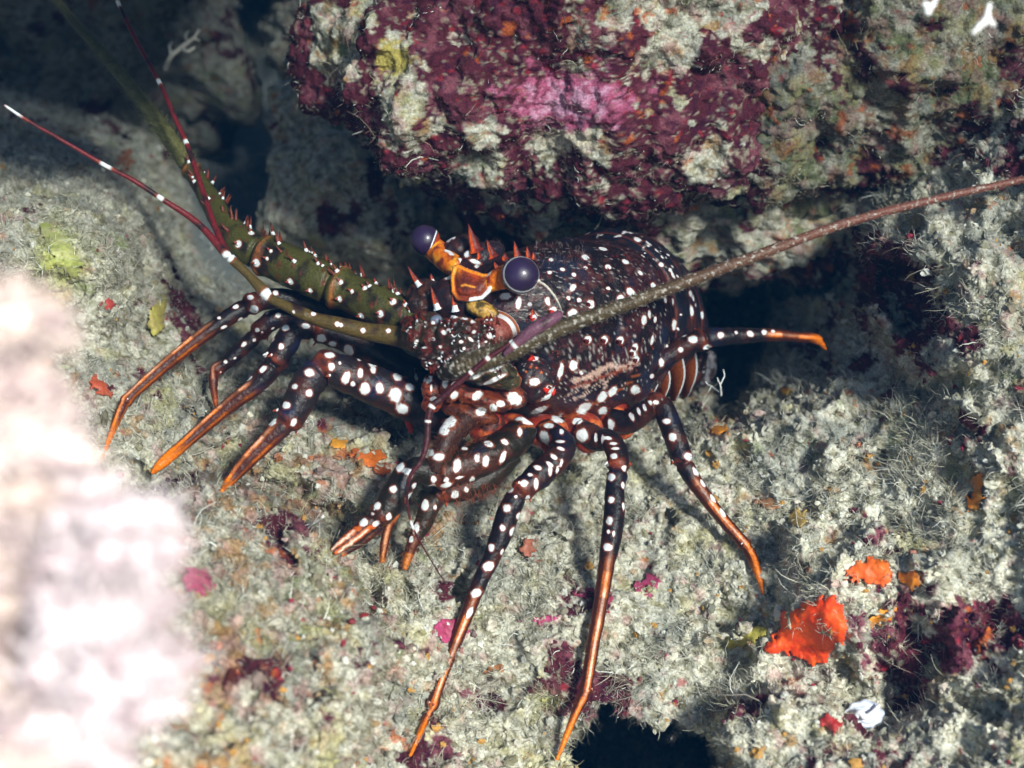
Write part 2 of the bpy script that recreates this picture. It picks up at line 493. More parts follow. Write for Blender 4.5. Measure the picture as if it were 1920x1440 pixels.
def surf(px, py):
    """depth (cm) of the reef sheet at a pixel"""
    fx = (np.asarray(px, float) - XS[0]) / ST; fy = (np.asarray(py, float) - YS[0]) / ST
    ix = np.clip(fx.astype(int) if hasattr(fx, 'astype') else int(fx), 0, nx - 2); iy = np.clip(fy.astype(int) if hasattr(fy, 'astype') else int(fy), 0, ny - 2)
    tx, ty = fx - ix, fy - iy
    return (D2[iy, ix] * (1 - tx) * (1 - ty) + D2[iy, ix + 1] * tx * (1 - ty) + D2[iy + 1, ix] * (1 - tx) * ty + D2[iy + 1, ix + 1] * tx * ty)


# ------------------------------------------------------------------ rocks
TURF = []     # (points, normals, colour bias, density weight)


def rock(name, cx, cy, d, rx, ry, rz, rot=0, sub=6, amp=.3, seed=0, cor=0., grn=-.1, warm=-.1, gain=1.0, patches=()):
    v, t = ico(sub)
    r = np.sign(v) * np.abs(v) ** .88
    c, s = math.cos(math.radians(rot)), math.sin(math.radians(rot))
    x = r[:, 0] * rx; y = r[:, 1] * ry; z = r[:, 2] * rz
    x, y = x * c + y * s, -x * s + y * c
    ctr = P(cx, cy, d)
    w_ = ctr + (x[:, None] * RT + y[:, None] * UPC + z[:, None] * FW) / 100
    n0 = (v[:, 0] / rx)[:, None] * RT + (v[:, 1] / ry)[:, None] * UPC + (v[:, 2] / rz)[:, None] * FW
    n0 /= np.linalg.norm(n0, axis=1)[:, None]
    R = min(rx, ry)
    disp = fbm(w_, R * .9, 3, seed + 1) * R * amp + ridge(w_, 3.1, seed + 2) * .5 + fbm(w_, 1.4, 3, seed + 3, .6) * .42
    w_ = w_ + n0 * (disp / 100)[:, None]
    n1 = normals(w_, None, t)
    w_ = w_ + n1 * ((fbm(w_, .6, 3, seed + 4, .65) * .16 - np.abs(perlin(w_ * 230 + 3)) * .13) / 100)[:, None]
    n1 = normals(w_, None, t)
    qx, qy, _ = proj(w_)
    N = len(w_)
    corb = np.full(N, float(cor)); g = np.full(N, float(grn)); wm_ = np.full(N, float(warm))
    col = reef_col(w_, corb + sum([val * np.exp(-(((qx - a) / b_) ** 2 + ((qy - c_) / d_) ** 2)) for a, c_, b_, d_, val in patches], 0), g, wm_, seed=seed)
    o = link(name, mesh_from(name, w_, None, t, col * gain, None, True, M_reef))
    o["_"] = 0; del o["_"]
    TURF.append((w_, n1, col * gain))
    return o, w_, n1, col


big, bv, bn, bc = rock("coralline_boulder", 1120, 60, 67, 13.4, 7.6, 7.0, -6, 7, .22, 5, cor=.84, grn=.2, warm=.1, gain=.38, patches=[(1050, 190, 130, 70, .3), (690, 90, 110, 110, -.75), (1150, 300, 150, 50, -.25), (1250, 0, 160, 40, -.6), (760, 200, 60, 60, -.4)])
# the bright pink crust on its face
qx, qy, qd = proj(bv)
pk = np.exp(-(((qx - 1070) / 165) ** 2 + ((qy - 190) / 80) ** 2)) + .35 * fbm(bv, .9, 3, 77) + .2 * fbm(bv, .25, 2, 78)
bc = mixc(bc, (.34, .085, .16), sst(.48, .7, pk))
bc = mixc(bc, (.46, .24, .34), sst(.72, .98, pk + .3 * fbm(bv, .4, 2, 79)))
bc = mixc(bc, (.50, .45, .34), sst(.45, .6, np.exp(-(((qx - 1060) / 70) ** 2 + ((qy - 262) / 22) ** 2)) + .4 * fbm(bv, .35, 3, 80)))
bc = mixc(bc, (.36, .30, .08), sst(.5, .7, np.exp(-(((qx - 735) / 45) ** 2 + ((qy - 110) / 40) ** 2)) + .3 * fbm(bv, .5, 3, 81)))
c4 = np.ones((len(bc), 4), np.float32); c4[:, :3] = np.clip(bc, 0, 1); big.data.attributes["Col"].data.foreach_set("color", c4.ravel())
TURF[-1] = (bv, bn, bc)
recentre(big); tag(big, "large overhanging boulder crusted maroon and pink above the lobster", "rock")
r2 = rock("reef_rock", 1640, 70, 69, 11.0, 8.6, 8, 10, 7, .25, 15, cor=.42, grn=.40, warm=.25, gain=.55)[0]
recentre(r2); tag(r2, "shaggy green and maroon rock filling the upper right corner", "rock")
r3 = rock("reef_rock", 1270, 385, 73.5, 9.0, 3.6, 5, 4, 6, .3, 25, cor=.3, grn=.2, warm=.1)[0]
recentre(r3); tag(r3, "shaded rock shelf just above the lobster's tail, under the boulder", "rock")
r4 = rock("reef_rock", 680, 335, 80, 5.5, 5.6, 5, 14, 6, .35, 35, cor=-.05, patches=[(610, 390, 60, 40, .9), (950, 430, 60, 50, .9)])[0]
recentre(r4); tag(r4, "turf covered rock behind the eyes, beside the blue grey gap", "rock")
r5 = rock("reef_rock", 640, 120, 88, 3.6, 4.6, 4, 0, 6, .4, 45, cor=.1, gain=.45)[0]  # low gain paints the dimness of the far gap into its colour
recentre(r5); tag(r5, "small shaded rock left of the boulder, behind the thin antennule", "rock")
r6 = rock("reef_rock", 120, 40, 90, 12.5, 8.5, 6, -12, 6, .4, 55, cor=.1, grn=.15, gain=.36)[0]  # low gain darkens the colour in place of light falling off
recentre(r6); tag(r6, "rubbly rock, dimmed in colour for shade, filling the upper left corner", "rock")
r7 = rock("reef_rock", 960, 400, 79, 3.0, 4.2, 3, -20, 5, .35, 65, cor=.25, patches=[(955, 430, 45, 30, .9)])[0]
recentre(r7); tag(r7, "rock with two white disc growths behind the lobster's horns", "rock")
# unseen rocks added above the view to cast shade on the upper left
rr = rock("added_shade_rock", 235, -300, 48, 4.9, 3.9, 3.5, 8, 5, .18, 85)[0]
tag(rr, "near unseen rock added above the picture to cast shade", "rock", kind="structure"); TURF.pop()
rr = rock("added_shade_rock", 200, -470, 60, 9.5, 5.5, 8, 0, 5, .3, 75)[0]
tag(rr, "farther unseen rock added above the picture to cast shade", "rock", kind="structure"); TURF.pop()

# ------------------------------------------------------------------ turf algae (uncountable: one object per rock mass)
def turf(name, label, v, n, c, N, L=(.12, .55), R=(.010, .024), seed=1, parent=None, redw=.14, pale=(.46, .45, .36)):
    R_ = np.random.default_rng(seed)
    qx, qy, qd = proj(v)
    ok = (qx > -80) & (qx < 2000) & (qy > -80) & (qy < 1520) & ((n @ FW) < .35)
    red = (c[:, 0] - c[:, 1]) > .06
    clump = .35 + .9 * sst(-.25, .5, fbm(v, 1.1, 2, seed + 90))
    wgt = ok * np.where(red, redw, 1.0) * clump * (.12 + sst(-.25, .35, fbm(v, 2.6, 2, seed + 91)))
    wgt = wgt / wgt.sum()
    idx = R_.choice(len(v), N, p=wgt)
    idx = idx[np.isfinite(v[idx, 0])]
    up = np.array([0, 0, 1.0])
    cn = np.stack([perlin(v[idx] * 60 + k * 9.1) for k in range(3)], -1)
    d = n[idx] * .9 + R_.normal(size=(len(idx), 3)) * .55 + cn * 1.1 + up * .15
    ln = (R_.gamma(2.2, .5, len(idx)) * (L[1] - L[0]) * .45 + L[0]) * .01
    ln = ln * (.55 + .9 * sst(-.3, .5, fbm(v[idx], 3.1, 2, seed + 92)))
    lng = R_.random(len(idx)) < .04
    ln = np.where(lng, ln * 2.3, ln)
    rad = R_.uniform(R[0], R[1], len(idx)) * .01 * np.where(lng, 1.2, 1)
    cc = c[idx] * .5 + np.array(pale) * .5
    tint = R_.random(len(idx))
    cc = np.where((tint < .25)[:, None], c[idx] * .8 + np.array((.06, .06, .03)), cc)
    cc = np.where((tint > .9)[:, None], np.array((.66, .68, .62))[None], cc) * R_.uniform(.75, 1.15, (len(idx), 1))
    V, Q, C = hairs(v[idx] - n[idx] * .0004, d, ln, rad, cc, 4, .9, 3, seed)
    o = link(name, mesh_from(name, V, Q, None, C, None, True, M_turf), parent)
    if parent is None: tag(o, label, "algae", kind="stuff")
    return o


def nubs(name, label, v, n, c, N, seed=1):
    """granules, sediment lumps and broken shell bits on the rock"""
    R_ = np.random.default_rng(seed)
    qx, qy, qd = proj(v)
    ok = (qx > -60) & (qx < 1980) & (qy > -60) & (qy < 1500) & ((n @ FW) < .3)
    idx = R_.choice(len(v), N, p=ok / ok.sum())
    iv, it = ico(1)
    s = (R_.gamma(2.0, .5, N) * .055 + .03) * .01
    J = R_.uniform(.55, 1.35, (N, 42, 1)) * R_.uniform(.5, 1.4, (N, 1, 3))
    V = (v[idx] + n[idx] * (s * .3)[:, None])[:, None, :] + iv[None] * s[:, None, None] * J
    T = it[None] + (np.arange(N) * 42)[:, None, None]
    cc = c[idx] * R_.uniform(.6, 1.3, (N, 1)); k = R_.random(N)
    cc = np.where((k > .95)[:, None], np.array((.50, .50, .45)), cc); cc = np.where((k < .02)[:, None], np.array((.24, .03, .05)), cc)
    cc = np.where(((k > .06) & (k < .1))[:, None], np.array((.40, .22, .06)), cc)
    o = link(name, mesh_from(name, V.reshape(-1, 3), None, T.reshape(-1, 3), np.repeat(cc, 42, axis=0), None, False, M_turf))
    tag(o, label, "rubble", kind="stuff"); return o


turf("turf_algae", "fine pale turf algae carpeting the reef slope", pts, NR, cv, 95000, seed=3)
nubs("rubble_grains", "small rubble grains and shell bits lodged in the turf", pts, NR, cv, 9000, seed=4)
_, qv_, qn_, qc_ = (0, *TURF[1])
turf('turf_algae', 'shaggy pale threads on the upper right rock', qv_, qn_, qc_, 16000, L=(.15, .8), R=(.012, .028), seed=26, redw=.8, pale=(.42, .40, .28))
turf('turf_algae', 'shaggy tan threads growing over the maroon overhanging boulder', bv, bn, bc, 34000, L=(.12, .5), R=(.012, .026), seed=16, redw=1.2, pale=(.30, .27, .18))
tv = np.concatenate([a for a, _, _ in TURF]); tn = np.concatenate([b_ for _, b_, _ in TURF]); tcx = np.concatenate([c_ for _, _, c_ in TURF])
turf("turf_algae", "tangled algae threads hanging on the overhanging boulders", tv, tn, tcx, 52000, L=(.15, .7), R=(.012, .028), seed=6, redw=.55, pale=(.40, .38, .28))
nubs("rubble_grains", "crusty grains stuck on the overhanging boulders", tv, tn, tcx, 3500, seed=8)


# ------------------------------------------------------------------ crusts, shells and other small reef life
def inpoly(x, y, poly):
    r = np.zeros(x.shape, bool); n = len(poly); j = n - 1
    for i in range(n):
        xi, yi = poly[i]; xj, yj = poly[j]
        r ^= ((yi > y) != (yj > y)) & (x < (xj - xi) * (y - yi) / (yj - yi + 1e-9) + xi)
        j = i
    return r


def blobpoly(cx, cy, rx, ry, rot=0, seed=0, n=26, jag=.17):
    R_ = np.random.default_rng(seed); ph = R_.uniform(0, 6.28, 5); am = R_.uniform(.3, 1, 5)
    out = []
    for k in range(n):
        a = 2 * math.pi * k / n
        f = 1 + jag * sum(am[m] * math.sin((m + 2) * a + ph[m]) for m in range(5)) / 2.2
        x, y = rx * f * math.cos(a), ry * f * math.sin(a); c, s = math.cos(math.radians(rot)), math.sin(math.radians(rot))
        out.append((cx + x * c - y * s, cy + x * s + y * c))
    return out


def ray_depth(px, py, cloud):
    return None


def crust(name, poly, c1, c2, label, cat, thick=.12, lift=.09, base=None, mat=None, seed=1, spots=0.0, res=2.5, smooth=30, group=None):
    """a real encrusting patch: a thick lumpy pad following the rock under it"""
    poly = np.array(poly, float); x0, y0 = poly.min(0) - 6; x1, y1 = poly.max(0) + 6
    xs = np.arange(x0, x1, res); ys = np.arange(y0, y1, res); X, Y = np.meshgrid(xs, ys)
    q2 = np.stack([X / 1000, Y / 1000, 0 * X + seed], -1).reshape(-1, 3)
    jx = (fbm(q2, 1.8, 4, seed, .65) * 8).reshape(X.shape); jy = (fbm(q2, 1.8, 4, seed + 1, .65) * 8).reshape(X.shape)
    ins = inpoly(X + jx, Y + jy, poly)
    # distance to edge by erosion
    dist = np.zeros(X.shape); cur = ins.copy()
    for k in range(14):
        dist += cur
        nx_ = cur.copy(); nx_[1:] &= cur[:-1]; nx_[:-1] &= cur[1:]; nx_[:, 1:] &= cur[:, :-1]; nx_[:, :-1] &= cur[:, 1:]
        cur = nx_
    dome = np.sqrt(np.clip(dist / 6, 0, 1))
    dep = base(X, Y) if base else surf(X, Y)
    # smooth the support a little so the pad bridges hollows
    for _ in range(smooth):
        dep[1:-1, 1:-1] = (dep[:-2, 1:-1] + dep[2:, 1:-1] + dep[1:-1, :-2] + dep[1:-1, 2:]) / 4
    n3 = P(X, Y, dep).reshape(-1, 3)
    lump = (fbm(n3, .7, 3, seed + 5) * .09 + fbm(n3, .2, 2, seed + 6) * .03).reshape(X.shape)
    top = dep - lift * dome ** .5 - thick * dome - lump * dome
    idx = -np.ones(X.shape, int); idx[ins] = np.arange(ins.sum())
    f = ins[:-1, :-1] & ins[1:, :-1] & ins[1:, 1:] & ins[:-1, 1:]
    Q = np.stack([idx[:-1, :-1][f], idx[1:, :-1][f], idx[1:, 1:][f], idx[:-1, 1:][f]], -1)
    V1 = P(X[ins], Y[ins], top[ins]); V2 = P(X[ins], Y[ins], dep[ins] + .5)
    nI = ins.sum()
    # rim
    E = np.concatenate([Q[:, [0, 1]], Q[:, [1, 2]], Q[:, [2, 3]], Q[:, [3, 0]]]); key = set(map(tuple, E.tolist()))
    rim = np.array([e for e in key if (e[1], e[0]) not in key])
    V = np.vstack([V1, V2]); QQ = np.vstack([Q, Q[:, ::-1] + nI, np.stack([rim[:, 1], rim[:, 0], rim[:, 0] + nI, rim[:, 1] + nI], -1)])
    m = sst(-.5, .5, fbm(V, .8, 3, seed + 8) + .5 * fbm(V, .2, 2, seed + 9))
    col = mixc(np.tile(np.array(c1, float), (len(V), 1)), c2, m)
    if spots: col = mixc(col, (.60, .58, .5), sst(.55, .7, fbm(V, .22, 2, seed + 10) + spots))
    o = link(name, mesh_from(name, V, QQ, None, col, None, True, mat or M_sponge))
    recentre(o); tag(o, label, cat, group); return o


OR = (.80, .055, .008); OR2 = (.66, .13, .012); AM = (.72, .26, .02)
crust("encrusting_sponge", [(1432, 1213), (1460, 1172), (1463, 1150), (1505, 1128), (1528, 1128), (1538, 1118), (1568, 1114), (1580, 1150), (1588, 1168), (1584, 1205), (1560, 1225), (1550, 1245), (1520, 1250), (1505, 1235), (1470, 1222), (1440, 1228)],
      OR, (.85, .10, .01), "large bright orange-red sponge patch with two ragged lobes on the slope", "sponge", thick=.14, lift=.34, smooth=90, seed=2)
crust("encrusting_sponge", [(1586, 1070), (1600, 1052), (1632, 1044), (1660, 1050), (1678, 1075), (1670, 1095), (1640, 1098), (1620, 1088), (1590, 1092)],
      OR2, (.75, .12, .02), "rounded orange sponge patch just above the large orange-red one", "sponge", thick=.15, lift=.10, seed=3)
crust("encrusting_sponge", blobpoly(1704, 1086, 24, 19, 0, 4), AM, (.7, .20, .02), "small amber sponge beside the rounded orange patch", "sponge", seed=4)
crust("encrusting_sponge", blobpoly(1652, 1158, 36, 13, -35, 5, jag=.2), AM, (.75, .30, .04), "slanting amber sponge strip right of the orange-red patch", "sponge", seed=5)
crust("encrusting_sponge", [(1822, 890), (1846, 888), (1850, 915), (1838, 950), (1815, 958), (1812, 930), (1824, 915)], (.70, .20, .01), (.6, .25, .05), "upright ochre orange sponge sliver at the right edge of the slope", "sponge", seed=6)
crust("encrusting_sponge", blobpoly(1350, 797, 20, 17, 0, 7), (.66, .26, .02), (.42, .15, .03), "amber sponge knob on the ridge right of the lobster", "sponge", thick=.35, seed=7)
crust("encrusting_sponge", blobpoly(1476, 729, 12, 11, 0, 8), (.60, .24, .02), (.5, .3, .05), "tiny yellow amber sponge near the top of the ridge", "sponge", seed=8)
crust("encrusting_sponge", blobpoly(1440, 943, 30, 13, 0, 9), (.42, .17, .08), (.38, .20, .1), "dull salmon crust in the middle of the right slope", "sponge", thick=.1, seed=9, lift=.06)
crust("encrusting_sponge", blobpoly(1497, 972, 17, 18, 30, 10), (.46, .30, .06), (.5, .34, .1), "mustard yellow crust beside the dull salmon one", "sponge", thick=.12, seed=10)
crust("encrusting_sponge", blobpoly(690, 856, 36, 15, 0, 11), (.58, .14, .015), (.5, .12, .03), "bright orange crust between the lobster's left legs and its big front claw leg", "sponge", seed=11)
crust("encrusting_sponge", blobpoly(634, 829, 22, 11, -8, 12), (.60, .27, .03), (.5, .22, .05), "yellow orange crust left of the bright orange one", "sponge", seed=12)
crust("encrusting_sponge", blobpoly(716, 880, 17, 14, 0, 13), (.36, .08, .02), (.3, .06, .02), "dark rusty crust right of the bright orange one", "sponge", seed=13)
crust("encrusting_sponge", [(163, 712), (185, 700), (200, 715), (214, 738), (208, 750), (188, 738), (168, 728)], (.40, .07, .03), (.34, .08, .04), "brick red crust left of the lobster's farthest leg tips", "sponge", thick=.12, seed=14)
crust("encrusting_sponge", blobpoly(236, 300, 22, 20, 0, 15), (.36, .12, .04), (.3, .10, .05), "dim orange sponge beside the long banded antennule on the left", "sponge", thick=.4, seed=15)
crust("encrusting_sponge", blobpoly(206, 572, 12, 9, 0, 16), (.42, .06, .05), (.34, .05, .04), "small brick red crust left of the yellow alga blade", "sponge", seed=16)
crust("encrusting_sponge", blobpoly(1558, 1354, 24, 16, 10, 17), (.34, .02, .02), (.45, .06, .05), "dark red crust touching the white shell", "sponge", seed=17)
crust("encrusting_sponge", blobpoly(925, 1258, 22, 13, 0, 18), (.28, .11, .04), (.34, .16, .07), "rusty brown crust on the slope between the lobster's two long front legs", "sponge", thick=.12, seed=18)
crust("encrusting_sponge", blobpoly(990, 1030, 15, 20, 5, 19), (.24, .05, .03), (.30, .10, .06), "small maroon brown lump beside the lobster's striped front leg", "sponge", thick=.4, seed=19)
crust("coralline_crust", blobpoly(848, 1182, 34, 24, 0, 20), (.36, .04, .12), (.28, .03, .08), "deep pink coralline crust left of the foremost orange leg", "coralline algae", thick=.08, lift=.05, seed=20, spots=-.05)
crust("coralline_crust", blobpoly(1115, 1112, 48, 14, 8, 21), (.34, .04, .12), (.26, .03, .07), "long magenta coralline crust between the two long orange legs", "coralline algae", thick=.08, lift=.06, seed=21, spots=-.05)
crust("coralline_crust", blobpoly(1025, 1160, 26, 10, -8, 22), (.38, .05, .14), (.30, .04, .10), "small pink coralline crust below the long magenta one", "coralline algae", thick=.08, lift=.05, seed=22)
crust("coralline_crust", blobpoly(1212, 1098, 30, 16, -20, 23), (.34, .05, .13), (.26, .03, .07), "magenta coralline crust right of the straight orange leg", "coralline algae", thick=.08, lift=.05, seed=23)
crust("coralline_crust", blobpoly(372, 1090, 34, 30, 10, 24), (.42, .10, .16), (.34, .06, .12), "rosy coralline crust beside the blurred white soft coral", "coralline algae", thick=.1, lift=.06, seed=24)
# yellow-brown alga blade
crust("seaweed", [(1347, 1190), (1390, 1184), (1404, 1176), (1440, 1172), (1447, 1184), (1425, 1200), (1390, 1216), (1352, 1218), (1362, 1203)], (.36, .32, .06), (.30, .24, .05),
      "flat olive yellow alga blade touching the orange-red sponge", "alga", thick=.05, lift=.3, seed=30)
crust("seaweed", [(285, 570), (306, 552), (316, 565), (312, 600), (300, 640), (282, 625), (276, 600)], (.42, .38, .08), (.36, .30, .09),
      "upright yellow alga blade left of the lobster's leg joints", "alga", thick=.1, lift=.5, seed=31)
crust("seaweed", [(65, 405), (100, 425), (135, 455), (155, 500), (140, 525), (105, 500), (90, 460)], (.38, .42, .12), (.42, .42, .18),
      "wide yellow green algal patch on the left mound", "alga", thick=.08, lift=.15, seed=32)


def lump_obj(name, px, py, d, rx, ry, rz, c1, c2, label, cat, rot=0, seed=0, mat=None, amp=.12, group=None):
    v, t = ico(4); c, s = math.cos(math.radians(rot)), math.sin(math.radians(rot))
    k = 1 + amp * fbm(v * .01, .6, 3, seed)
    x, y, z = v[:, 0] * rx * k, v[:, 1] * ry * k, v[:, 2] * rz * k; x, y = x * c + y * s, -x * s + y * c
    W = P(px, py, d) + (x[:, None] * RT + y[:, None] * UPC + z[:, None] * FW) / 100
    col = mixc(np.tile(np.array(c1, float), (len(W), 1)), c2, sst(-.3, .4, fbm(W, .3, 2, seed + 3)))
    o = link(name, mesh_from(name, W, None, t, col, None, True, mat or M_coral)); recentre(o); tag(o, label, cat, group); return o


# white disc growths on the back rock
lump_obj("encrusting_disc", 961, 381, 75.5, .62, .40, .25, (.50, .53, .53), (.36, .39, .40), "larger oval white disc growth on the shaded rock", "bryozoan", 25, 3)
lump_obj("encrusting_disc", 929, 323, 75.8, .36, .33, .2, (.46, .49, .5), (.38, .4, .42), "smaller round white disc growth above the oval one", "bryozoan", 0, 4)
lump_obj("sponge_knob", 664, 490, surf(664, 490) - .3, .42, .5, .4, (.34, .17, .03), (.25, .12, .03), "dim amber sponge knob behind the lobster's antenna base", "sponge", 0, 5, M_sponge)
for (x, y, r_, lb) in ((684, 1157, .2, "red alga bead, rightmost and lowest of a loose trio on the dark slope"), (660, 1165, .14, "small red alga bead, left one of a loose trio on the dark slope"), (700, 1140, .12, "tiny red alga bead, topmost of a loose trio on the dark slope")):
    lump_obj("algae_bead", x, y, surf(x, y) - .35, r_, r_ * .8, r_, (.24, .02, .02), (.16, .015, .02), lb, "alga", 0, int(x), M_sponge)

# spiral-topped white shell
sh = bpy.data.objects.new("white_shell", None); COL.objects.link(sh)
sd = surf(1620, 1340) - .25
sh.location = P(1620, 1340, sd + .3).tolist(); tag(sh, "round white shell with a curled notch lying at the lower right", "shell")
loc = np.array(sh.location)
v, t = ico(5)
cap = np.copy(v); az = np.arctan2(v[:, 1], v[:, 0]); rr_ = np.hypot(v[:, 0], v[:, 1])
rad_ = 1 + .05 * np.sin(az * 9) * rr_ + .08 * fbm(v * .01, .8, 2, 5)
hgt = -.45 * v[:, 2] * (v[:, 2] < 0) - .15 * v[:, 2] * (v[:, 2] > 0)
hgt = hgt + .025 * np.sin(rr_ * 16 - az) * (v[:, 2] < 0) - .08 * np.exp(-((az - .5) / .35) ** 2) * rr_ * (v[:, 2] < 0)
W = P(1620, 1340, sd) + ((v[:, 0] * rad_ * .74)[:, None] * RT + (v[:, 1] * rad_ * .58)[:, None] * UPC - (hgt * .8)[:, None] * FW) / 100
cc = mixc(np.tile(np.array((.72, .76, .84)), (len(W), 1)), (.5, .55, .68), sst(.2, .8, .5 + .5 * np.sin(rr_ * 16 - az)))
o = link("shell_dome", mesh_from("shell_dome", W - loc, None, t, cc, None, True, M_shell), sh)
tb = tube([(1600, 1352, sd - .45, .10), (1612, 1336, sd - .6, .13), (1622, 1345, sd - .65, .13), (1636, 1336, sd - .55, .1), (1648, 1322, sd - .35, .07)], .04, 14)
link("shell_lip", mesh_from("shell_lip", tb[0] - loc, tb[1], tb[2], np.tile((.75, .76, .8), (len(tb[0]), 1)), None, True, M_shell), sh)

# small branching white corals / hydroids
def branchy(name, pts_list, r, label, colr, cat="hydroid", seed=0):
    m = MB()
    for pl in pts_list:
        a = [(x, y, d_, rr0) for (x, y, d_, rr0) in pl]
        V, Q, T, u, L, c, tg, rr1 = tube(a, .06, 8)
        V = V + (fbm(V, .18, 2, seed) * .00025)[:, None]
        m.add(V, Q, T, colr)
    o = m.build(name, M_coral); recentre(o); tag(o, label, cat); return o


dA = 78
branchy("branching_hydroid", [[(310, 128, dA, .14), (322, 105, dA - 1, .13), (345, 85, dA - 1, .12), (362, 72, dA - 1, .08), (374, 55, dA - 1, .05)],
                              [(322, 105, dA - 1, .1), (318, 88, dA - 1, .08), (324, 78, dA, .05)], [(340, 90, dA - 1, .1), (354, 96, dA - 1.5, .08), (366, 88, dA - 1.5, .05)],
                              [(352, 79, dA - 1, .08), (348, 66, dA - 1.5, .06), (354, 58, dA - 1.5, .04)], [(362, 72, dA - 1, .08), (374, 76, dA - 1, .05)]],
        .1, "small white branching hydroid in the dark upper left gap", (.46, .44, .38), seed=3)
dB = 84
branchy("branching_hydroid", [[(540, 127, dB, .1), (565, 130, dB, .14), (590, 124, dB, .16), (615, 132, dB, .16), (642, 126, dB, .1)], [(572, 128, dB, .12), (566, 114, dB - .5, .08), (560, 104, dB, .06)],
                              [(590, 124, dB, .12), (586, 110, dB, .06)], [(612, 130, dB, .12), (622, 116, dB, .07)], [(625, 130, dB, .1), (636, 118, dB, .06)]],
        .1, "pale sideways hydroid sprig left of the boulder", (.46, .44, .36), seed=4)
branchy("branching_hydroid", [[(1822, 64, 42, .05), (1840, 46, 42, .1), (1850, 35, 42, .12), (1852, 22, 42, .09), (1856, 6, 42, .05)], [(1850, 35, 42, .12), (1864, 50, 42, .06)], [(1842, 45, 42, .1), (1832, 50, 42, .08)]],
        .1, "blurred white forked sprig at the top right", (.80, .80, .80), seed=5)
branchy("branching_hydroid", [[(1730, 6, 42, .09), (1742, 14, 42, .11), (1752, 6, 42, .07)], [(1742, 14, 42, .11), (1738, 28, 42, .10)], [(1752, 6, 42, .06), (1756, -6, 42, .05)]],
        .1, "blurred white knot of sprig at the top edge, left of the forked one", (.78, .80, .80), seed=6)
branchy("branching_hydroid", [[(1352, 742, 64, .05), (1350, 722, 63.5, .035), (1344, 708, 63.5, .02)], [(1350, 722, 63.5, .03), (1358, 705, 63.5, .03), (1356, 692, 63.5, .02)], [(1348, 735, 64, .04), (1334, 724, 64, .03), (1322, 716, 64, .02)],
                              [(1334, 724, 64, .03), (1328, 735, 64, .015)]],
        .1, "tiny white hydroid sprig on the rock edge behind the lobster", (.6, .62, .6), seed=7)
branchy("algae_stalk", [[(572, 994, 54.5, .03), (590, 980, 53.5, .025), (602, 972, 53.2, .025), (605, 969, 53.1, .06), (607, 967, 53.1, .05)]], .1,
        "thin white stalk with a bead end beside the lobster's front claw leg tip", (.6, .62, .6), "alga", 8)

# ------------------------------------------------------------------ soft coral in the near foreground
sc = bpy.data.objects.new("soft_coral", None); COL.objects.link(sc); sc.location = P(60, 1500, 24).tolist()
tag(sc, "big out of focus white soft coral with feathery polyps in the lower left foreground", "soft coral")
sloc = np.array(sc.location)
RF = np.random.default_rng(91)
fing = []
for k in range(70):
    t_ = k / 69
    yy = 560 + t_ * 900; xe = np.interp(yy, [560, 700, 880, 925, 1000, 1200, 1350, 1440], [0, 25, 45, 165, 225, 245, 210, 165])
    fing.append((xe - RF.uniform(0, 1) ** 1.5 * 190 + RF.uniform(-10, 20), yy, RF.uniform(25.5, 28.5), RF.uniform(.55, 1.15), RF.uniform(.13, .26)))
lobes = [(-70, 660, 21, 1.05, 1.3), (-20, 800, 21.5, 1.05, 1.3), (20, 960, 22, 1.25, 1.3), (70, 1060, 22, 1.6, 1.2), (150, 1020, 23, 1.05, .9), (210, 960, 23.5, .8, .55), (190, 1150, 23, 1.15, 1.2), (180, 1290, 23.5, 1.15, 1.2), (60, 1350, 22, 1.7, 1.6), (230, 1420, 24, .8, .9), (-50, 590, 21, .75, .75)]
lobes = [(a - 105, b_, c_ + 7, d_ * 1.15, e_ * 1.18) for a, b_, c_, d_, e_ in lobes] + fing
for k, (x, y, d_, rx, ry) in enumerate(lobes):
    v, t = ico(4 if k < 11 else 3)
    W = P(x, y, d_) + ((v[:, 0] * rx)[:, None] * RT + (v[:, 1] * ry)[:, None] * (UPC + RT * RF.uniform(-.5, .3)) + (v[:, 2] * (rx if k < 11 else ry) * .9)[:, None] * FW) / 100
    W = W + v @ np.array([RT, UPC, FW]) * (fbm(W, .9, 3, k) * .0022)[:, None]
    warmth = sst(130, -40, x) 
    base_ = np.array((.60, .54, .57)) * (1 - warmth) + np.array((.62, .51, .46)) * warmth
    if k < 11: base_ = base_ * .6
    col = mixc(np.tile(base_, (len(W), 1)), (.30, .23, .25), sst(-.1, .5, fbm(W, .5, 3, 9 + k)) * .8)
    lb = link("lobe", mesh_from("lobe", W - sloc, None, t, col, None, True, M_soft), sc)
    n0 = v @ np.array([RT, UPC, FW]); f = np.where((n0 @ FW) < .3)[0]; R_ = np.random.default_rng(50 + k); NH = 520 if k < 11 else 130
    idx = R_.choice(f, NH)
    dirs = n0[idx] * .8 + RT * .9 + R_.normal(size=(NH, 3)) * .35
    V, Q, C = hairs(W[idx], dirs, R_.uniform(.003, .0085, NH), R_.uniform(.00016, .00034, NH), np.clip(col[idx] * 1.03, 0, .84), 4, .5, 4, k)
    link("polyps", mesh_from("polyps", V - sloc, Q, None, C, None, True, M_soft), lb)

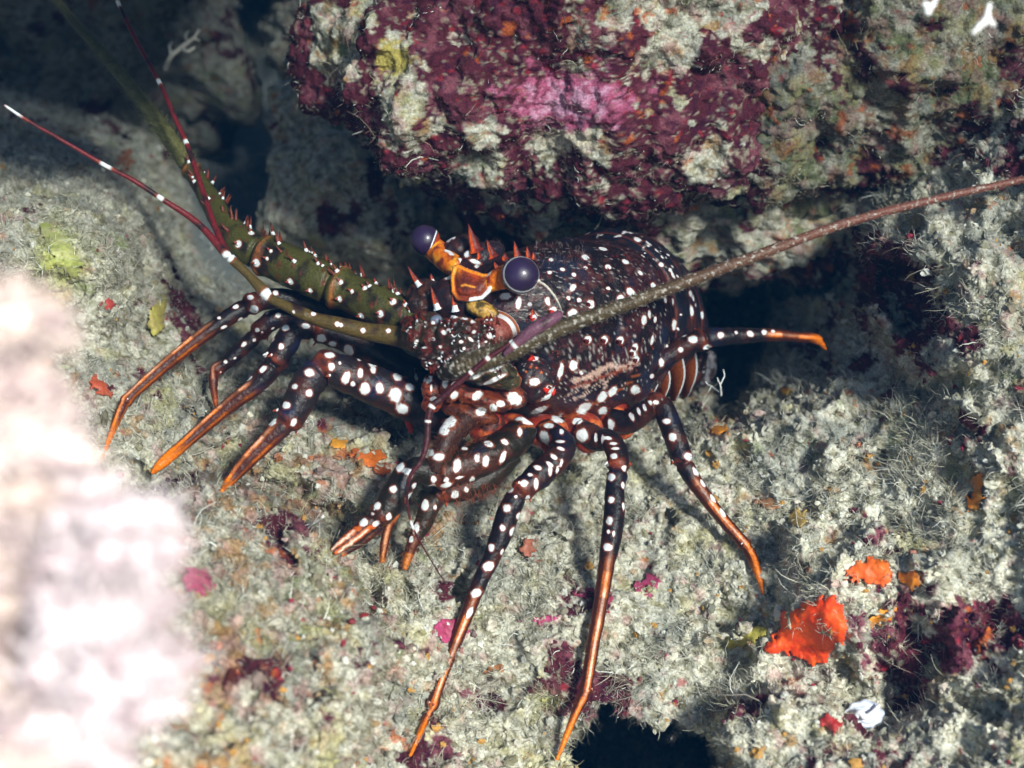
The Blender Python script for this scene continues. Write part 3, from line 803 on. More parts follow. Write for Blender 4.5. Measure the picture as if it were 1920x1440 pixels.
# ================================================================== the spiny lobster
DK = np.array((.009, .006, .008)); BR = np.array((.070, .018, .010)); OG = np.array((.80, .19, .006)); RD = np.array((.42, .03, .015)); OL = np.array((.070, .068, .016))
lob = bpy.data.objects.new("spiny_lobster", None); COL.objects.link(lob)
lob.location = P(1010, 900, 62).tolist(); LO = np.array(lob.location)
tag(lob, "dark spiny lobster with white spots, orange striped legs and purple eyes standing in the crevice", "lobster")
body = MB()
S_ = np.array([-.80, .60, 0.0]); U_ = np.array([0, .05, 1.0])


def shell_loft(rings, step_u, na, expo=2.3, flat_bottom=.85, seed=0, grooves=None, bumps=.5, keel=0.):
    C = np.array([[*P(a, b_, c_), d_ / 100, e_ / 100] for a, b_, c_, d_, e_ in rings])
    L = np.linalg.norm(np.diff(C[:, :3], axis=0), axis=1).sum() * 100
    n = int(L / step_u); K = catmull(C, n)
    a = np.linspace(0, 2 * math.pi, na, endpoint=False)
    ca, sa = np.cos(a), np.sin(a)
    x = np.sign(ca) * np.abs(ca) ** (2 / expo); y = np.sign(sa) * np.abs(sa) ** (2 / expo); y = np.where(y < 0, y * flat_bottom, y)
    v = K[:, None, :3] + K[:, 3][:, None, None] * x[None, :, None] * S_ + K[:, 4][:, None, None] * y[None, :, None] * U_
    u = np.repeat(np.linspace(0, L, n), na); A = np.tile(a, n)
    v = v.reshape(-1, 3)
    i = np.arange(n - 1)[:, None] * na; j = np.arange(na)[None]; j2 = (j + 1) % na
    q = np.stack([i + j, i + j2, i + na + j2, i + na + j], -1).reshape(-1, 4)
    v2 = np.vstack([v, K[0, :3], K[-1, :3]]); s = n * na; jj = np.arange(na)
    t = np.vstack([np.stack([np.full(na, s), (jj + 1) % na, jj], 1), np.stack([np.full(na, s + 1), (n - 1) * na + jj, (n - 1) * na + (jj + 1) % na], 1)])
    nn = normals(v2, q, t); ctr = np.vstack([np.repeat(K[:, :3], na, 0), K[0, :3], K[-1, :3]])
    sg = np.sign((nn * (v2 - ctr)).sum(1).mean()); nn = nn * sg
    if sg < 0: q = q[:, ::-1]; t = t[:, ::-1]
    u = np.append(u, [0, L]); A = np.append(A, [0, 0])
    return v2, q, t, nn, u, A, L


# carapace -----------------------------------------------------------
car = [(884, 622, 57.2, .5, .5), (896, 622, 57.7, 1.3, 1.5), (918, 628, 58.4, 1.95, 2.5), (955, 633, 59.1, 2.5, 3.25), (1005, 634, 60.2, 2.95, 3.8),
       (1060, 628, 61.6, 3.25, 4.1), (1110, 616, 63.2, 3.35, 4.1), (1148, 606, 64.5, 3.15, 3.85), (1170, 604, 65.2, 2.8, 3.4)]
V, Q, T, N_, u, A, L = shell_loft(car, .09, 280, 2.5, 1.0)
cerv = np.exp(-((u - 5.2 - .9 * np.cos(A - 1.6)) / .22) ** 2)
disp = -.10 * cerv + fbm(V, .55, 3, 101) * .035 + np.abs(fbm(V, .30, 2, 102)) * .03 + .05 * np.exp(-((u - L + .75) / .16) ** 2) - .08 * np.exp(-((u - L + 1.0) / .12) ** 2)
V = V + N_ * (disp / 100)[:, None]
c = np.tile(DK, (len(V), 1))
mot = fbm(V, 1.3, 3, 103) + .5 * fbm(V, .35, 2, 104)
c = mixc(c, (.038, .009, .012), sst(-.1, .6, mot))
c = mixc(c, (.012, .016, .034), sst(.1, .7, fbm(V, 1.6, 2, 105)))
c = mixc(c, (.060, .020, .018), sst(.35, .8, fbm(V, .35, 3, 106) + .4 * mot))
c = mixc(c, (.20, .18, .17), sst(.68, .85, fbm(V, .13, 2, 107) + .25 * mot) * .8)
low = sst(-.25, -.75, np.sin(A))
c = mixc(c, BR, low * .55)
body.add(V, Q, T, c)

# abdomen: overlapping rings --------------------------------------------
abd = [(1138, 592, 64.0, 3.0, 3.45), (1160, 584, 65.2, 3.45, 3.85), (1182, 584, 66.4, 3.5, 3.85), (1202, 592, 67.6, 3.45, 3.7), (1218, 612, 68.8, 3.25, 3.4), (1228, 645, 70.0, 2.9, 3.0), (1230, 680, 71.0, 2.4, 2.4), (1226, 712, 71.6, 1.7, 1.8)]
V, Q, T, N_, u, A, L = shell_loft(abd, .08, 230, 2.1, .9)
ph = (u / 1.42) % 1.0
V = V + N_ * (((ph - .5) * .16 - .07 * np.exp(-((ph - .62) / .05) ** 2)) / 100)[:, None]
c = mixc(np.tile(np.array((.010, .011, .018)), (len(V), 1)), (.045, .016, .014), sst(0, .7, fbm(V, .8, 3, 111)))
c = mixc(c, (.16, .035, .02), sst(.05, .0, np.abs(ph - .62)) * .8)
side = sst(-.15, -.6, np.sin(A))
c = mixc(c, (.20, .055, .02), side * sst(.25, .0, np.abs(ph - .35)) * .8)
sp0 = np.full(len(V), -1.0)
R_ = np.random.default_rng(12)
for k in range(420):
    i = R_.integers(0, len(V)); kk = (u[i] // 1.42)
    if ph[i] < .1 or ph[i] > .9: continue
    d = V - V[i]; m = (d ** 2).sum(1) < (.0035) ** 2
    tgv = np.cross(N_[i], [1, 0, 0]); tgv /= np.linalg.norm(tgv); t2 = np.cross(N_[i], tgv)
    r1 = R_.uniform(.05, .11) / 100; r2_ = r1 * R_.uniform(.5, .7)
    e = 1 - np.sqrt(((d[m] @ t2) / r1) ** 2 + ((d[m] @ tgv) / r2_) ** 2)
    sp0[m] = np.maximum(sp0[m], e)
body.add(V, Q, T, c, np.clip(sp0, -1, 1))


def limb(rows, col=DK, na=30, step=.055, stripe_from=None, bulge=(), seed=0, tipcol=OG, hair=0, spots=0, joints=(), sfreq=None, flat=1.0, blue=0.3, spots_back=False, sw=.36):
    """rows px,py,d,r. bulge: u-fractions of joints. stripe_from: fraction where the orange stripes begin"""
    rows = [(a, b_, min(d_, float(surf(np.array(a), np.array(b_))) - r_ * .9), r_) for a, b_, d_, r_ in rows]
    V, Q, T, u, L, c, tg, rad = tube(rows, step, na, flat)
    f = u / L
    ctr = np.vstack([np.repeat(c, na, 0), c[0], c[-1]]); n = (V - ctr); rr = np.linalg.norm(n, axis=1); n = n / (rr[:, None] + 1e-12); rr = np.append(np.repeat(rad, na), [0, 0])
    R_ = np.random.default_rng(seed)
    k = 0
    for jf in joints:
        k = k + .17 * np.exp(-((u - jf * L) / .22) ** 2) - .20 * np.exp(-((u - jf * L - .26) / .10) ** 2) + .06 * np.exp(-((u - jf * L + .7) / .5) ** 2)
    V = V + n * (rr * (k + .06 * fbm(V, .5, 2, seed) + .035 * fbm(V, .15, 2, seed + 3)))[:, None]
    co = np.tile(np.array(col, float), (len(V), 1))
    co = mixc(co, (.010, .018, .060), sst(.25, .7, fbm(V, 1.2, 2, seed + 1)) * blue)
    co = mixc(co, BR, sst(.0, .6, fbm(V, .9, 2, seed + 2)) * .6)
    for jf in joints:
        co = mixc(co, (.22, .04, .014), np.exp(-((u - jf * L - .10) / .19) ** 2) * np.clip(.45 + .9 * fbm(V, .45, 2, seed + 8), 0, 1))
    if stripe_from is not None:
        g = sst(stripe_from - .03, stripe_from + .05, f)
        # two bright stripes running down the faces turned up / forward, dark between
        tgv = np.vstack([np.repeat(tg, na, 0), tg[0], tg[-1]])
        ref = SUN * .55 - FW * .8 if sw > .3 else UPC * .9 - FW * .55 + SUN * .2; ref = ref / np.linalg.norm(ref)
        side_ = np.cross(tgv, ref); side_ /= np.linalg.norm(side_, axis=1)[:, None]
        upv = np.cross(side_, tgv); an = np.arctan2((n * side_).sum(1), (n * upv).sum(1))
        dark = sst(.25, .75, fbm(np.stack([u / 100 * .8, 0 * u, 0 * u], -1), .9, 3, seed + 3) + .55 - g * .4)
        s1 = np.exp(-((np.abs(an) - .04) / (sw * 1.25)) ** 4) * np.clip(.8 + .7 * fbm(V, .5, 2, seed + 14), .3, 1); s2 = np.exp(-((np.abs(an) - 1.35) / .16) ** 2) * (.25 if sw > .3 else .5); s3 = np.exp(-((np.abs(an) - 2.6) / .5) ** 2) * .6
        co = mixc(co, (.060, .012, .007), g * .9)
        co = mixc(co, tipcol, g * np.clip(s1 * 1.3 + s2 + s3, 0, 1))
        co = mixc(co, (.22, .035, .010), g * np.exp(-((np.abs(an + .02) - .27) / .06) ** 2) * .8 * (sw > .3))
        co = mixc(co, (.86, .62, .48), g * np.exp(-((an + .02) / .15) ** 2) * sst(.93, .7, f) * np.clip(.75 + .8 * fbm(V, .7, 2, seed + 12), 0, 1))
        co = mixc(co, (.045, .012, .008), g * np.exp(-((np.abs(an) - .86) / .30) ** 4) * sst(1.0, .85, f) * .95 * (sw > .3))
        co = mixc(co, tipcol, sst(.86, .95, f) * .8)
        # broken bands where stripes begin
        bb = g * (1 - sst(stripe_from + .05, stripe_from + .28, f))
        co = mixc(co, (.05, .012, .008), bb * sst(-.05, .25, np.sin(u * 3.3 + seed)) * .8)
    sp_ = np.full(len(V), -1.0)
    if spots:
        end = L * (stripe_from if stripe_from is not None else 1)
        nrow = int(end / .50)
        for a in range(nrow):
            for b_ in range(3):
                uu = (a + .5 + R_.uniform(-.22, .22)) * end / nrow; i0_ = int(uu / L * (len(c) - 1))
                aj = (b_ + .5 * (a % 2)) * na / 3 + R_.uniform(-1.6, 1.6)
                i = i0_ * na + int(aj) % na
                if R_.random() < .12 or (spots_back and n[i] @ FW < .25): continue
                d = V - V[i]; m = (d ** 2).sum(1) < .004 ** 2
                r1 = R_.uniform(.085, .17) * spots / 100 * min(1, rad[i0_] / .0042 + .15); r2_ = r1 * R_.uniform(.60, .95)
                al = d[m] @ tg[i0_]; ac = np.sqrt(np.maximum((d[m] ** 2).sum(1) - al ** 2, 0))
                e = 1 - np.sqrt((al / r1) ** 2 + (ac / r2_) ** 2) + .22 * fbm(V[m], .13, 2, 5)
                sp_[m] = np.maximum(sp_[m], e)
    if sfreq:   # white tiger bands across the back of bent upper segments
        f0, f1, per = sfreq
        tgv = np.vstack([np.repeat(tg, na, 0), tg[0], tg[-1]])
        w_ = sst(f0, f0 + .01, f) * sst(f1, f1 - .01, f)
        ph_ = (u / per + .35 * fbm(V, .6, 1, seed + 5) + .12 * np.sin(3 * np.arctan2(n[:, 2], n[:, 0]))) % 1
        lob_ = np.abs(fbm(np.stack([n[:, 0], n[:, 1] + np.floor(u / per) * 3.1, n[:, 2]], -1) / 100, .8, 1, seed + 6)) - .13
        e = np.minimum(.42 - np.abs(ph_ - .5) * 3.6, lob_ * 4)
        sp_ = np.maximum(sp_, np.where(w_ > .5, e, -1))
    body.add(V, Q, T, co, np.clip(sp_, -1, 1))
    # small spines at the ends of segments
    for jf in joints:
        i0_ = int(jf * (len(c) - 1))
        for b_ in range(3):
            an_ = R_.uniform(0, 6.28); i = i0_ * na + int(an_ / 6.28 * na)
            cone(V[i] - n[i] * .0004, n[i] + tg[i0_] * .9, .22 * min(1.2, rad[i0_] / .0045), .065, (.30, .05, .012), (.05, .01, .01), base_white=R_.random() < .6)
    if hair:
        nh = int(hair); f0 = .62
        i = R_.integers(int(len(c) * f0) * na, len(c) * na, nh)
        dd = n[i] * 1.0 + np.repeat(tg, na, 0)[i] * .6
        hv, hq, hc = hairs(V[i], dd, R_.uniform(.0008, .0022, nh), np.full(nh, .00006), np.tile((.22, .07, .02), (nh, 1)), 3, .3, 3, seed)
        body.add(hv, hq, None, hc)
    return V, n, c, tg, rad


def cone(base, direction, length, r, c1, c2, base_white=True, curve=.25, mb=None, ns=9, cur_dir=None):
    """curved spine, cm sizes; white ring at the foot, colour to dark tip"""
    d = np.array(direction, float); d /= np.linalg.norm(d)
    a = np.cross(d, [.2, .9, .3]); a /= np.linalg.norm(a); b_ = np.cross(d, a)
    cv_ = np.array(cur_dir if cur_dir is not None else a, float)
    K = 8; vs, cs, ss = [], [], []
    for k in range(K + 1):
        t_ = k / K; p = base + d * (t_ * length / 100) + cv_ * (curve * t_ * t_ * length / 100 * .5)
        rr = r / 100 * (1 - t_) ** .8 + .00006
        if k == 0: rr *= 1.25
        for j in range(ns):
            an = 2 * math.pi * j / ns
            vs.append(p + rr * (math.cos(an) * a + math.sin(an) * b_))
            dk_ = max(sst(.62, .95, t_), .92 * (ns >= 12 and (math.cos(an) * a + math.sin(an) * b_) @ (RT - .2 * UPC) > -.05)); cs.append(np.array(c1) * (1 - dk_) + np.array(c2) * dk_); ss.append((.6 if (base_white and t_ < .28 and j % ns < 6) else -1))
    q = [[k * ns + j, k * ns + (j + 1) % ns, (k + 1) * ns + (j + 1) % ns, (k + 1) * ns + j] for k in range(K) for j in range(ns)]
    (mb or body).add(vs, q, None, np.array(cs), np.array(ss, float))


def tip(px, py, lift=0.0):
    return float(surf(np.array(px), np.array(py))) - lift


# --- legs on the near side
limb([(985, 800, 57.6, .55), (968, 822, 57.2, .66), (925, 850, 56.6, .70), (870, 872, 56.2, .68), (820, 888, 55.9, .60), (785, 880, 55.7, .50), (765, 888, 55.6, .52), (745, 920, 55.5, .56), (722, 955, 55.4, .50), (700, 975, 55.3, .38), (660, 1008, 55.2, .34), (624, 1036, 55.0, .15)],
     (.013, .010, .006), 34, seed=201, spots_back=True, stripe_from=.80, joints=(.42, .76), spots=1.25, blue=.4)
limb([(712, 985, 55.5, .22), (680, 1012, 55.5, .22), (640, 1040, 55.4, .12)], DK, 18, seed=212, stripe_from=.1)
limb([(960, 850, 58.4, .5), (915, 895, 58.0, .55), (862, 915, 57.6, .52), (825, 925, 57.3, .42), (806, 950, 57.1, .42), (792, 985, 57.0, .36), (778, 1010, 56.9, .27), (766, 1042, 56.8, .20), (758, 1068, 56.6, .10)],
     (.018, .013, .007), 26, seed=202, spots_back=True, joints=(.5,), spots=1.2, stripe_from=.82, hair=260, tipcol=(.48, .14, .015))
limb([(742, 960, 56.3, .20), (728, 990, 56.3, .19), (720, 1025, 56.3, .17), (716, 1055, 56.2, .10)], (.35, .09, .015), 16, seed=203, stripe_from=.2, hair=200, tipcol=(.5, .15, .02))
L6 = limb([(1022, 806, 58.6, .5), (1046, 822, 58.0, .50), (1056, 836, 57.7, .52), (1046, 858, 57.3, .54), (1012, 890, 56.9, .53), (976, 922, 56.6, .42), (958, 950, 56.5, .46), (940, 1000, 56.4, .44), (922, 1045, 56.3, .36), (905, 1080, 56.2, .32), (862, 1185, 56, .27), (818, 1300, 55.7, .21), (812, 1318, 55.6, .24), (800, 1345, 55.4, .17), (769, 1417, min(55.2, tip(769, 1417, .15)), .06)],
          DK, 34, seed=204, sw=.33, spots_back=True, stripe_from=.54, joints=(.25, .83), spots=1.05, hair=60)
L7 = limb([(1086, 806, 59.8, .55), (1118, 822, 59.4, .52), (1142, 826, 59.0, .46), (1156, 848, 58.6, .44), (1158, 885, 58.2, .42), (1153, 915, 57.9, .40), (1152, 960, 57.6, .44), (1146, 1010, 57.3, .41), (1138, 1055, 57.0, .34), (1128, 1120, 56.8, .30), (1110, 1220, 56.4, .26), (1100, 1285, 56.1, .22), (1096, 1300, 56.0, .25), (1080, 1335, 55.8, .18), (1044, 1425, min(55.4, tip(1044, 1425, .1)), .06)],
          DK, 34, seed=205, sw=.33, spots_back=True, stripe_from=.46, joints=(.185, .80), spots=1.05, hair=60)
L8 = limb([(1150, 790, 61.0, .55), (1180, 792, 60.6, .48), (1212, 770, 60.2, .46), (1238, 758, 59.9, .46), (1256, 795, 59.7, .46), (1272, 840, 59.6, .44), (1288, 880, 59.5, .38), (1318, 925, 59.4, .31), (1352, 970, 59.3, .27), (1394, 1018, 59.1, .24), (1406, 1036, 59, .26), (1420, 1072, 58.7, .17), (1431, 1114, min(58.4, tip(1431, 1114, .1)), .05)],
          DK, 30, seed=206, sw=.33, spots_back=True, stripe_from=.52, joints=(.19, .42, .80), spots=1.0, hair=40)
L9 = limb([(1186, 735, 62.8, .5), (1215, 700, 62.6, .50), (1255, 665, 62.6, .45), (1300, 642, 62.6, .42), (1318, 636, 62.7, .46), (1345, 632, 62.8, .42), (1400, 629, 63.2, .36), (1450, 628, 63.6, .28), (1500, 632, 64.2, .22), (1524, 634, 64.5, .22), (1536, 640, 64.7, .18), (1549, 656, 65.0, .05)],
          DK, 30, seed=207, sw=.33, spots_back=True, stripe_from=.66, joints=(.36, .93), spots=1.15)
# --- legs on the far side, reaching left
L4 = limb([(880, 790, 58.6, .7), (830, 775, 58.3, .86), (770, 752, 58.0, .84), (700, 722, 57.6, .78), (645, 700, 57.2, .70), (606, 690, 56.9, .62), (582, 712, 56.8, .66), (562, 750, 56.7, .62), (545, 782, 56.6, .54), (520, 808, 56.5, .42), (470, 858, 56.3, .34), (428, 905, min(56.0, tip(428, 905, .1)), .20), (416, 920, min(56.0, tip(416, 920, .1)), .06)],
          (.016, .012, .014), 36, seed=208, sw=.24, spots_back=True, stripe_from=.70, joints=(.46, .65), spots=1.45, blue=.6)
L3 = limb([(850, 740, 60.4, .7), (790, 712, 60.2, .72), (720, 672, 59.8, .68), (650, 634, 59.5, .60), (590, 616, 59.2, .52), (555, 618, 59.0, .50), (532, 650, 58.8, .50), (508, 690, 58.6, .46), (480, 722, 58.5, .40), (430, 760, 58.3, .32), (360, 820, 58.0, .26), (300, 872, min(57.4, tip(300, 872, .1)), .20), (284, 888, min(57.3, tip(284, 888, .05)), .05)],
          DK, 32, seed=209, sw=.24, spots_back=True, stripe_from=.66, joints=(.40, .56), spots=1.4, hair=40, blue=.5)
L1 = limb([(740, 660, 61.2, .5), (660, 612, 61.0, .50), (590, 575, 60.6, .46), (530, 560, 60.2, .44), (488, 564, 59.8, .42), (450, 582, 59.4, .38), (390, 622, 59.0, .32), (310, 685, 58.6, .27), (246, 742, 58.2, .22), (234, 756, 58.1, .23), (214, 800, 57.8, .15), (190, 864, min(57.2, tip(190, 864, .1)), .05)],
          DK, 28, seed=210, sw=.24, spots_back=True, stripe_from=.55, joints=(.42, .82), spots=1.15, hair=120)
L2 = limb([(700, 650, 62.2, .5), (620, 610, 62.0, .48), (560, 590, 61.8, .44), (512, 600, 61.6, .42), (468, 640, 61.5, .36), (425, 680, 61.4, .28), (404, 696, 61.3, .25), (400, 720, 61.2, .19), (404, 752, 61, .12), (408, 775, 61, .05)],
          DK, 24, seed=211, sw=.24, stripe_from=.78, joints=(.55, .80), spots=1.0, tipcol=(.36, .07, .01))
limb([(772, 760, 60, .3), (766, 785, 60, .2), (772, 812, 60, .1)], RD, 14, seed=213)

# --- leg bases along the flank: orange-red bulbs
bases = [(958, 800, 58.2, .95, .75), (1020, 800, 58.8, 1.05, .72), (1040, 822, 58.4, .62, .60), (1090, 795, 59.8, .95, .72), (1104, 818, 59.4, .62, .55), (1150, 772, 61.2, .90, .75), (1165, 792, 60.9, .62, .58), (1196, 742, 62.8, .80, .75), (912, 790, 57.4, .8, .8)]
for k, (x, y, d_, rx, ry) in enumerate(bases):
    y += 8; d_ += .5
    v, t = ico(4)
    W = P(x, y, d_) + ((v[:, 0] * rx)[:, None] * RT + (v[:, 1] * ry)[:, None] * UPC + (v[:, 2] * rx * .9)[:, None] * FW) / 100
    co = mixc(np.tile(np.array((.26, .030, .014)), (len(W), 1)), (.52, .12, .03), sst(.0, .6, fbm(W, .7, 3, 130 + k)))
    co = mixc(co, (.05, .014, .012), sst(.1, .6, fbm(W, .6, 3, 150 + k)))
    body.add(W, None, t, co)


def blob(x, y, d_, rx, ry, rz, c1, c2=None, rot=0, sub=4, am=.06, seed=0, sp=None):
    v, t = ico(sub); c_, s_ = math.cos(math.radians(rot)), math.sin(math.radians(rot))
    a, b_ = v[:, 0] * rx, v[:, 1] * ry; a, b_ = a * c_ + b_ * s_, -a * s_ + b_ * c_
    W = P(x, y, d_) + (a[:, None] * RT + b_[:, None] * UPC + (v[:, 2] * rz)[:, None] * FW) / 100
    W = W + (v @ np.array([RT, UPC, FW])) * (fbm(W, .4, 2, seed) * am / 100)[:, None]
    co = np.tile(np.array(c1, float), (len(W), 1))
    if c2 is not None: co = mixc(co, c2, sst(-.15, .4, fbm(W, .35, 3, seed + 3)))
    body.add(W, None, t, co, sp)


# --- mouth region: maxillipeds and cheeks
blob(1000, 712, 57.4, .95, .95, .7, (.014, .011, .014), (.035, .012, .014), seed=301)          # round dark cheek
blob(955, 742, 56.6, .75, .5, .6, (.13, .028, .012), (.03, .010, .010), 20, seed=302)
blob(915, 752, 56.2, 1.0, .42, .6, (.14, .026, .010), (.03, .010, .009), 12, seed=303)
blob(880, 740, 56.2, .9, .4, .6, (.17, .03, .012), (.03, .01, .008), 20, seed=304)
blob(845, 722, 55.9, .45, .75, .5, (.16, .03, .012), (.03, .009, .008), 12, seed=305)
blob(812, 735, 56.2, .42, .8, .5, (.06, .012, .01), (.26, .05, .02), -4, seed=306)
blob(806, 758, 56.0, .33, .38, .4, (.30, .05, .015), (.05, .01, .01), 0, seed=307)
blob(880, 775, 56.6, 1.2, .42, .7, (.05, .014, .01), (.14, .03, .010), 14, seed=308)
limb([(905, 770, 56.8, .45), (868, 790, 56.2, .48), (842, 815, 55.8, .46), (826, 850, 55.6, .42), (815, 885, 55.6, .36)], (.030, .012, .009), 26, seed=221, blue=0, hair=240)
limb([(925, 800, 57.6, .35), (905, 830, 57.6, .34), (880, 850, 57.6, .30)], (.10, .025, .014), 20, seed=222, blue=0, hair=160)
# --- head front: antennal peduncle bases, spiny mass
blob(868, 640, 55.4, 1.25, .95, 1.0, (.018, .013, .008), (.070, .014, .010), 10, seed=309, am=.15)
blob(800, 625, 55.8, 1.05, .85, .9, (.028, .020, .010), (.075, .014, .010), 10, seed=310, am=.15)
blob(832, 668, 55.2, .95, .62, .8, (.016, .010, .008), (.080, .015, .011), 10, seed=311, am=.18)
blob(902, 690, 55.4, 1.45, .62, .8, (.035, .032, .014), (.014, .010, .008), 12, seed=312, am=.12)
blob(766, 608, 56.6, .34, .30, .3, (.20, .02, .02), (.10, .012, .012), 0, seed=313)
blob(818, 600, 55.2, .22, .22, .2, (.12, .14, .20), (.08, .09, .13), 0, seed=314)
blob(800, 566, 57.9, .95, .95, .9, (.020, .012, .012), (.06, .02, .012), 0, seed=318, am=.12)
blob(870, 555, 57.2, 1.5, 1.0, 1.0, (.018, .012, .016), (.04, .014, .014), -14, seed=315)
blob(905, 582, 56.3, .75, .38, .4, (.42, .24, .05), (.07, .05, .015), 24, seed=316)              # amber plate
# --- near antenna socket: brown dish with a white rim
W0 = P(930, 625, 55.9)
na_ = 60; vs = []; cs = []; ss = []
for k in range(14):
    t_ = k / 13
    for j in range(na_):
        an = 2 * math.pi * j / na_
        rx, ry = 1.02 * t_, .92 * t_
        x_, y_ = rx * math.cos(an), ry * math.sin(an); rt = math.radians(-38); x_, y_ = x_ * math.cos(rt) - y_ * math.sin(rt), x_ * math.sin(rt) + y_ * math.cos(rt)
        vs.append(W0 + (x_ * RT + y_ * UPC + (.75 * t_ ** 2.2 - .25) * FW) / 100)
        cs.append(np.array((.20, .05, .035)) * (1 - sst(.75, .95, t_)) + np.array((.34, .10, .03)) * sst(.75, .95, t_)); ss.append(.5 * math.sin(an + .2) - .25 if .66 < t_ < .9 else (-.3 if t_ < .97 else .2))
q = [[k * na_ + j, (k + 1) * na_ + j, (k + 1) * na_ + (j + 1) % na_, k * na_ + (j + 1) % na_] for k in range(13) for j in range(na_)]
body.add(vs, q, None, np.array(cs), np.array(ss))
# antenna socket lip below: olive shell with white bars
blob(925, 700, 55.6, 1.15, .55, .55, (.040, .036, .016), (.16, .05, .02), 22, seed=317)

# --- forehead plate between the eyes
poly = [(848, 498), (858, 494), (880, 504), (905, 512), (925, 512), (926, 530), (920, 548), (905, 562), (880, 566), (856, 564), (846, 548), (844, 520)]
xs = np.arange(838, 932, 1.2); ys = np.arange(488, 572, 1.2); X, Y = np.meshgrid(xs, ys); ins = inpoly(X, Y, poly)
pg = np.array(poly, float); sd_ = np.full(X.shape, 1e9)
for k in range(len(pg)):
    a, b_ = pg[k], pg[(k + 1) % len(pg)]; ab = b_ - a
    t_ = np.clip(((X - a[0]) * ab[0] + (Y - a[1]) * ab[1]) / (ab @ ab), 0, 1); sd_ = np.minimum(sd_, np.hypot(X - a[0] - t_ * ab[0], Y - a[1] - t_ * ab[1]))
dome = np.sqrt(np.clip(sd_ / 30, 0, 1))
dep = 55.9 + (X - 885) * -.004 - .30 * dome + .12 * np.exp(-((sd_ - 9) / 4) ** 2) + (570 - Y) * .006
W = P(X, Y, dep)
idx = -np.ones(X.shape, int); idx[ins] = np.arange(ins.sum()); f = ins[:-1, :-1] & ins[1:, :-1] & ins[1:, 1:] & ins[:-1, 1:]
Qp = np.stack([idx[:-1, :-1][f], idx[1:, :-1][f], idx[1:, 1:][f], idx[:-1, 1:][f]], -1)
Xi, Yi, si = X[ins], Y[ins], sd_[ins]
co = mixc(np.tile(np.array((.17, .030, .012)), (ins.sum(), 1)), (.36, .05, .012), sst(-.2, .5, fbm(W[ins], .5, 3, 320)))
co = mixc(co, (.06, .012, .010), sst(12, 24, si) * .7)
co = mixc(co, (.85, .26, .01), sst(9, 4, si) * sst(556, 520, Yi + .45 * (Xi - 885)))
co = mixc(co, (.78, .30, .02), np.exp(-(((Xi - 853) / 9) ** 2 + ((Yi - 502) / 12) ** 2)))
co = mixc(co, (.78, .30, .02), np.exp(-(((Xi - 920) / 8) ** 2 + ((Yi - 524) / 13) ** 2)))
co = mixc(co, (.78, .30, .03), np.exp(-((Yi - 534 - .25 * np.abs(Xi - 872)) / 1.8) ** 2) * (np.abs(Xi - 878) < 14))
spp = np.where(sst(508, 535, Yi - .2 * (Xi - 885)) > .4, .3 - si / 9 - .9 * np.exp(-((Xi - 850) / 18) ** 2), .14 - si / 10)
spp = np.where((Yi > 548 - .9 * (Xi - 885)) & (Xi > 880) & (si < 8), .5, spp)
top = W[ins]; bot = top + FW * .004; nI = ins.sum()
key = set(map(tuple, np.concatenate([Qp[:, [0, 1]], Qp[:, [1, 2]], Qp[:, [2, 3]], Qp[:, [3, 0]]]).tolist())); rim = np.array([e for e in key if (e[1], e[0]) not in key])
body.add(np.vstack([top, bot]), np.vstack([Qp, Qp[:, ::-1] + nI, np.stack([rim[:, 1], rim[:, 0], rim[:, 0] + nI, rim[:, 1] + nI], -1)]), None, np.vstack([co, co]), np.append(spp, spp))

# --- eye stalks and orange collars
def stalk(rows, seed):
    V, Q, T, u, L, c, tg, rad = tube(rows, .05, 26)
    co = mixc(np.tile(np.array((.62, .14, .008)), (len(V), 1)), (.16, .02, .012), sst(.0, .35, fbm(V, .45, 3, seed)))
    co = mixc(co, (.85, .34, .02), sst(.1, .5, fbm(V, .4, 2, seed + 4)))
    body.add(V, Q, T, co, np.clip(fbm(V, .5, 2, seed + 9) * .8 - .42, -1, .3))


stalk([(862, 505, 57.8, .45), (842, 492, 58.2, .48), (822, 474, 58.8, .50), (806, 460, 59.2, .48)], 330)
stalk([(905, 540, 56.4, .30), (925, 528, 56.2, .40), (945, 520, 56.1, .48), (960, 516, 56.0, .50)], 331)
blob(858, 470, 58.6, 1.0, .55, .6, (.018, .012, .014), (.05, .014, .012), -30, seed=332)
blob(895, 488, 58.2, 1.2, .62, .8, (.014, .011, .016), (.03, .012, .016), -30, seed=333)

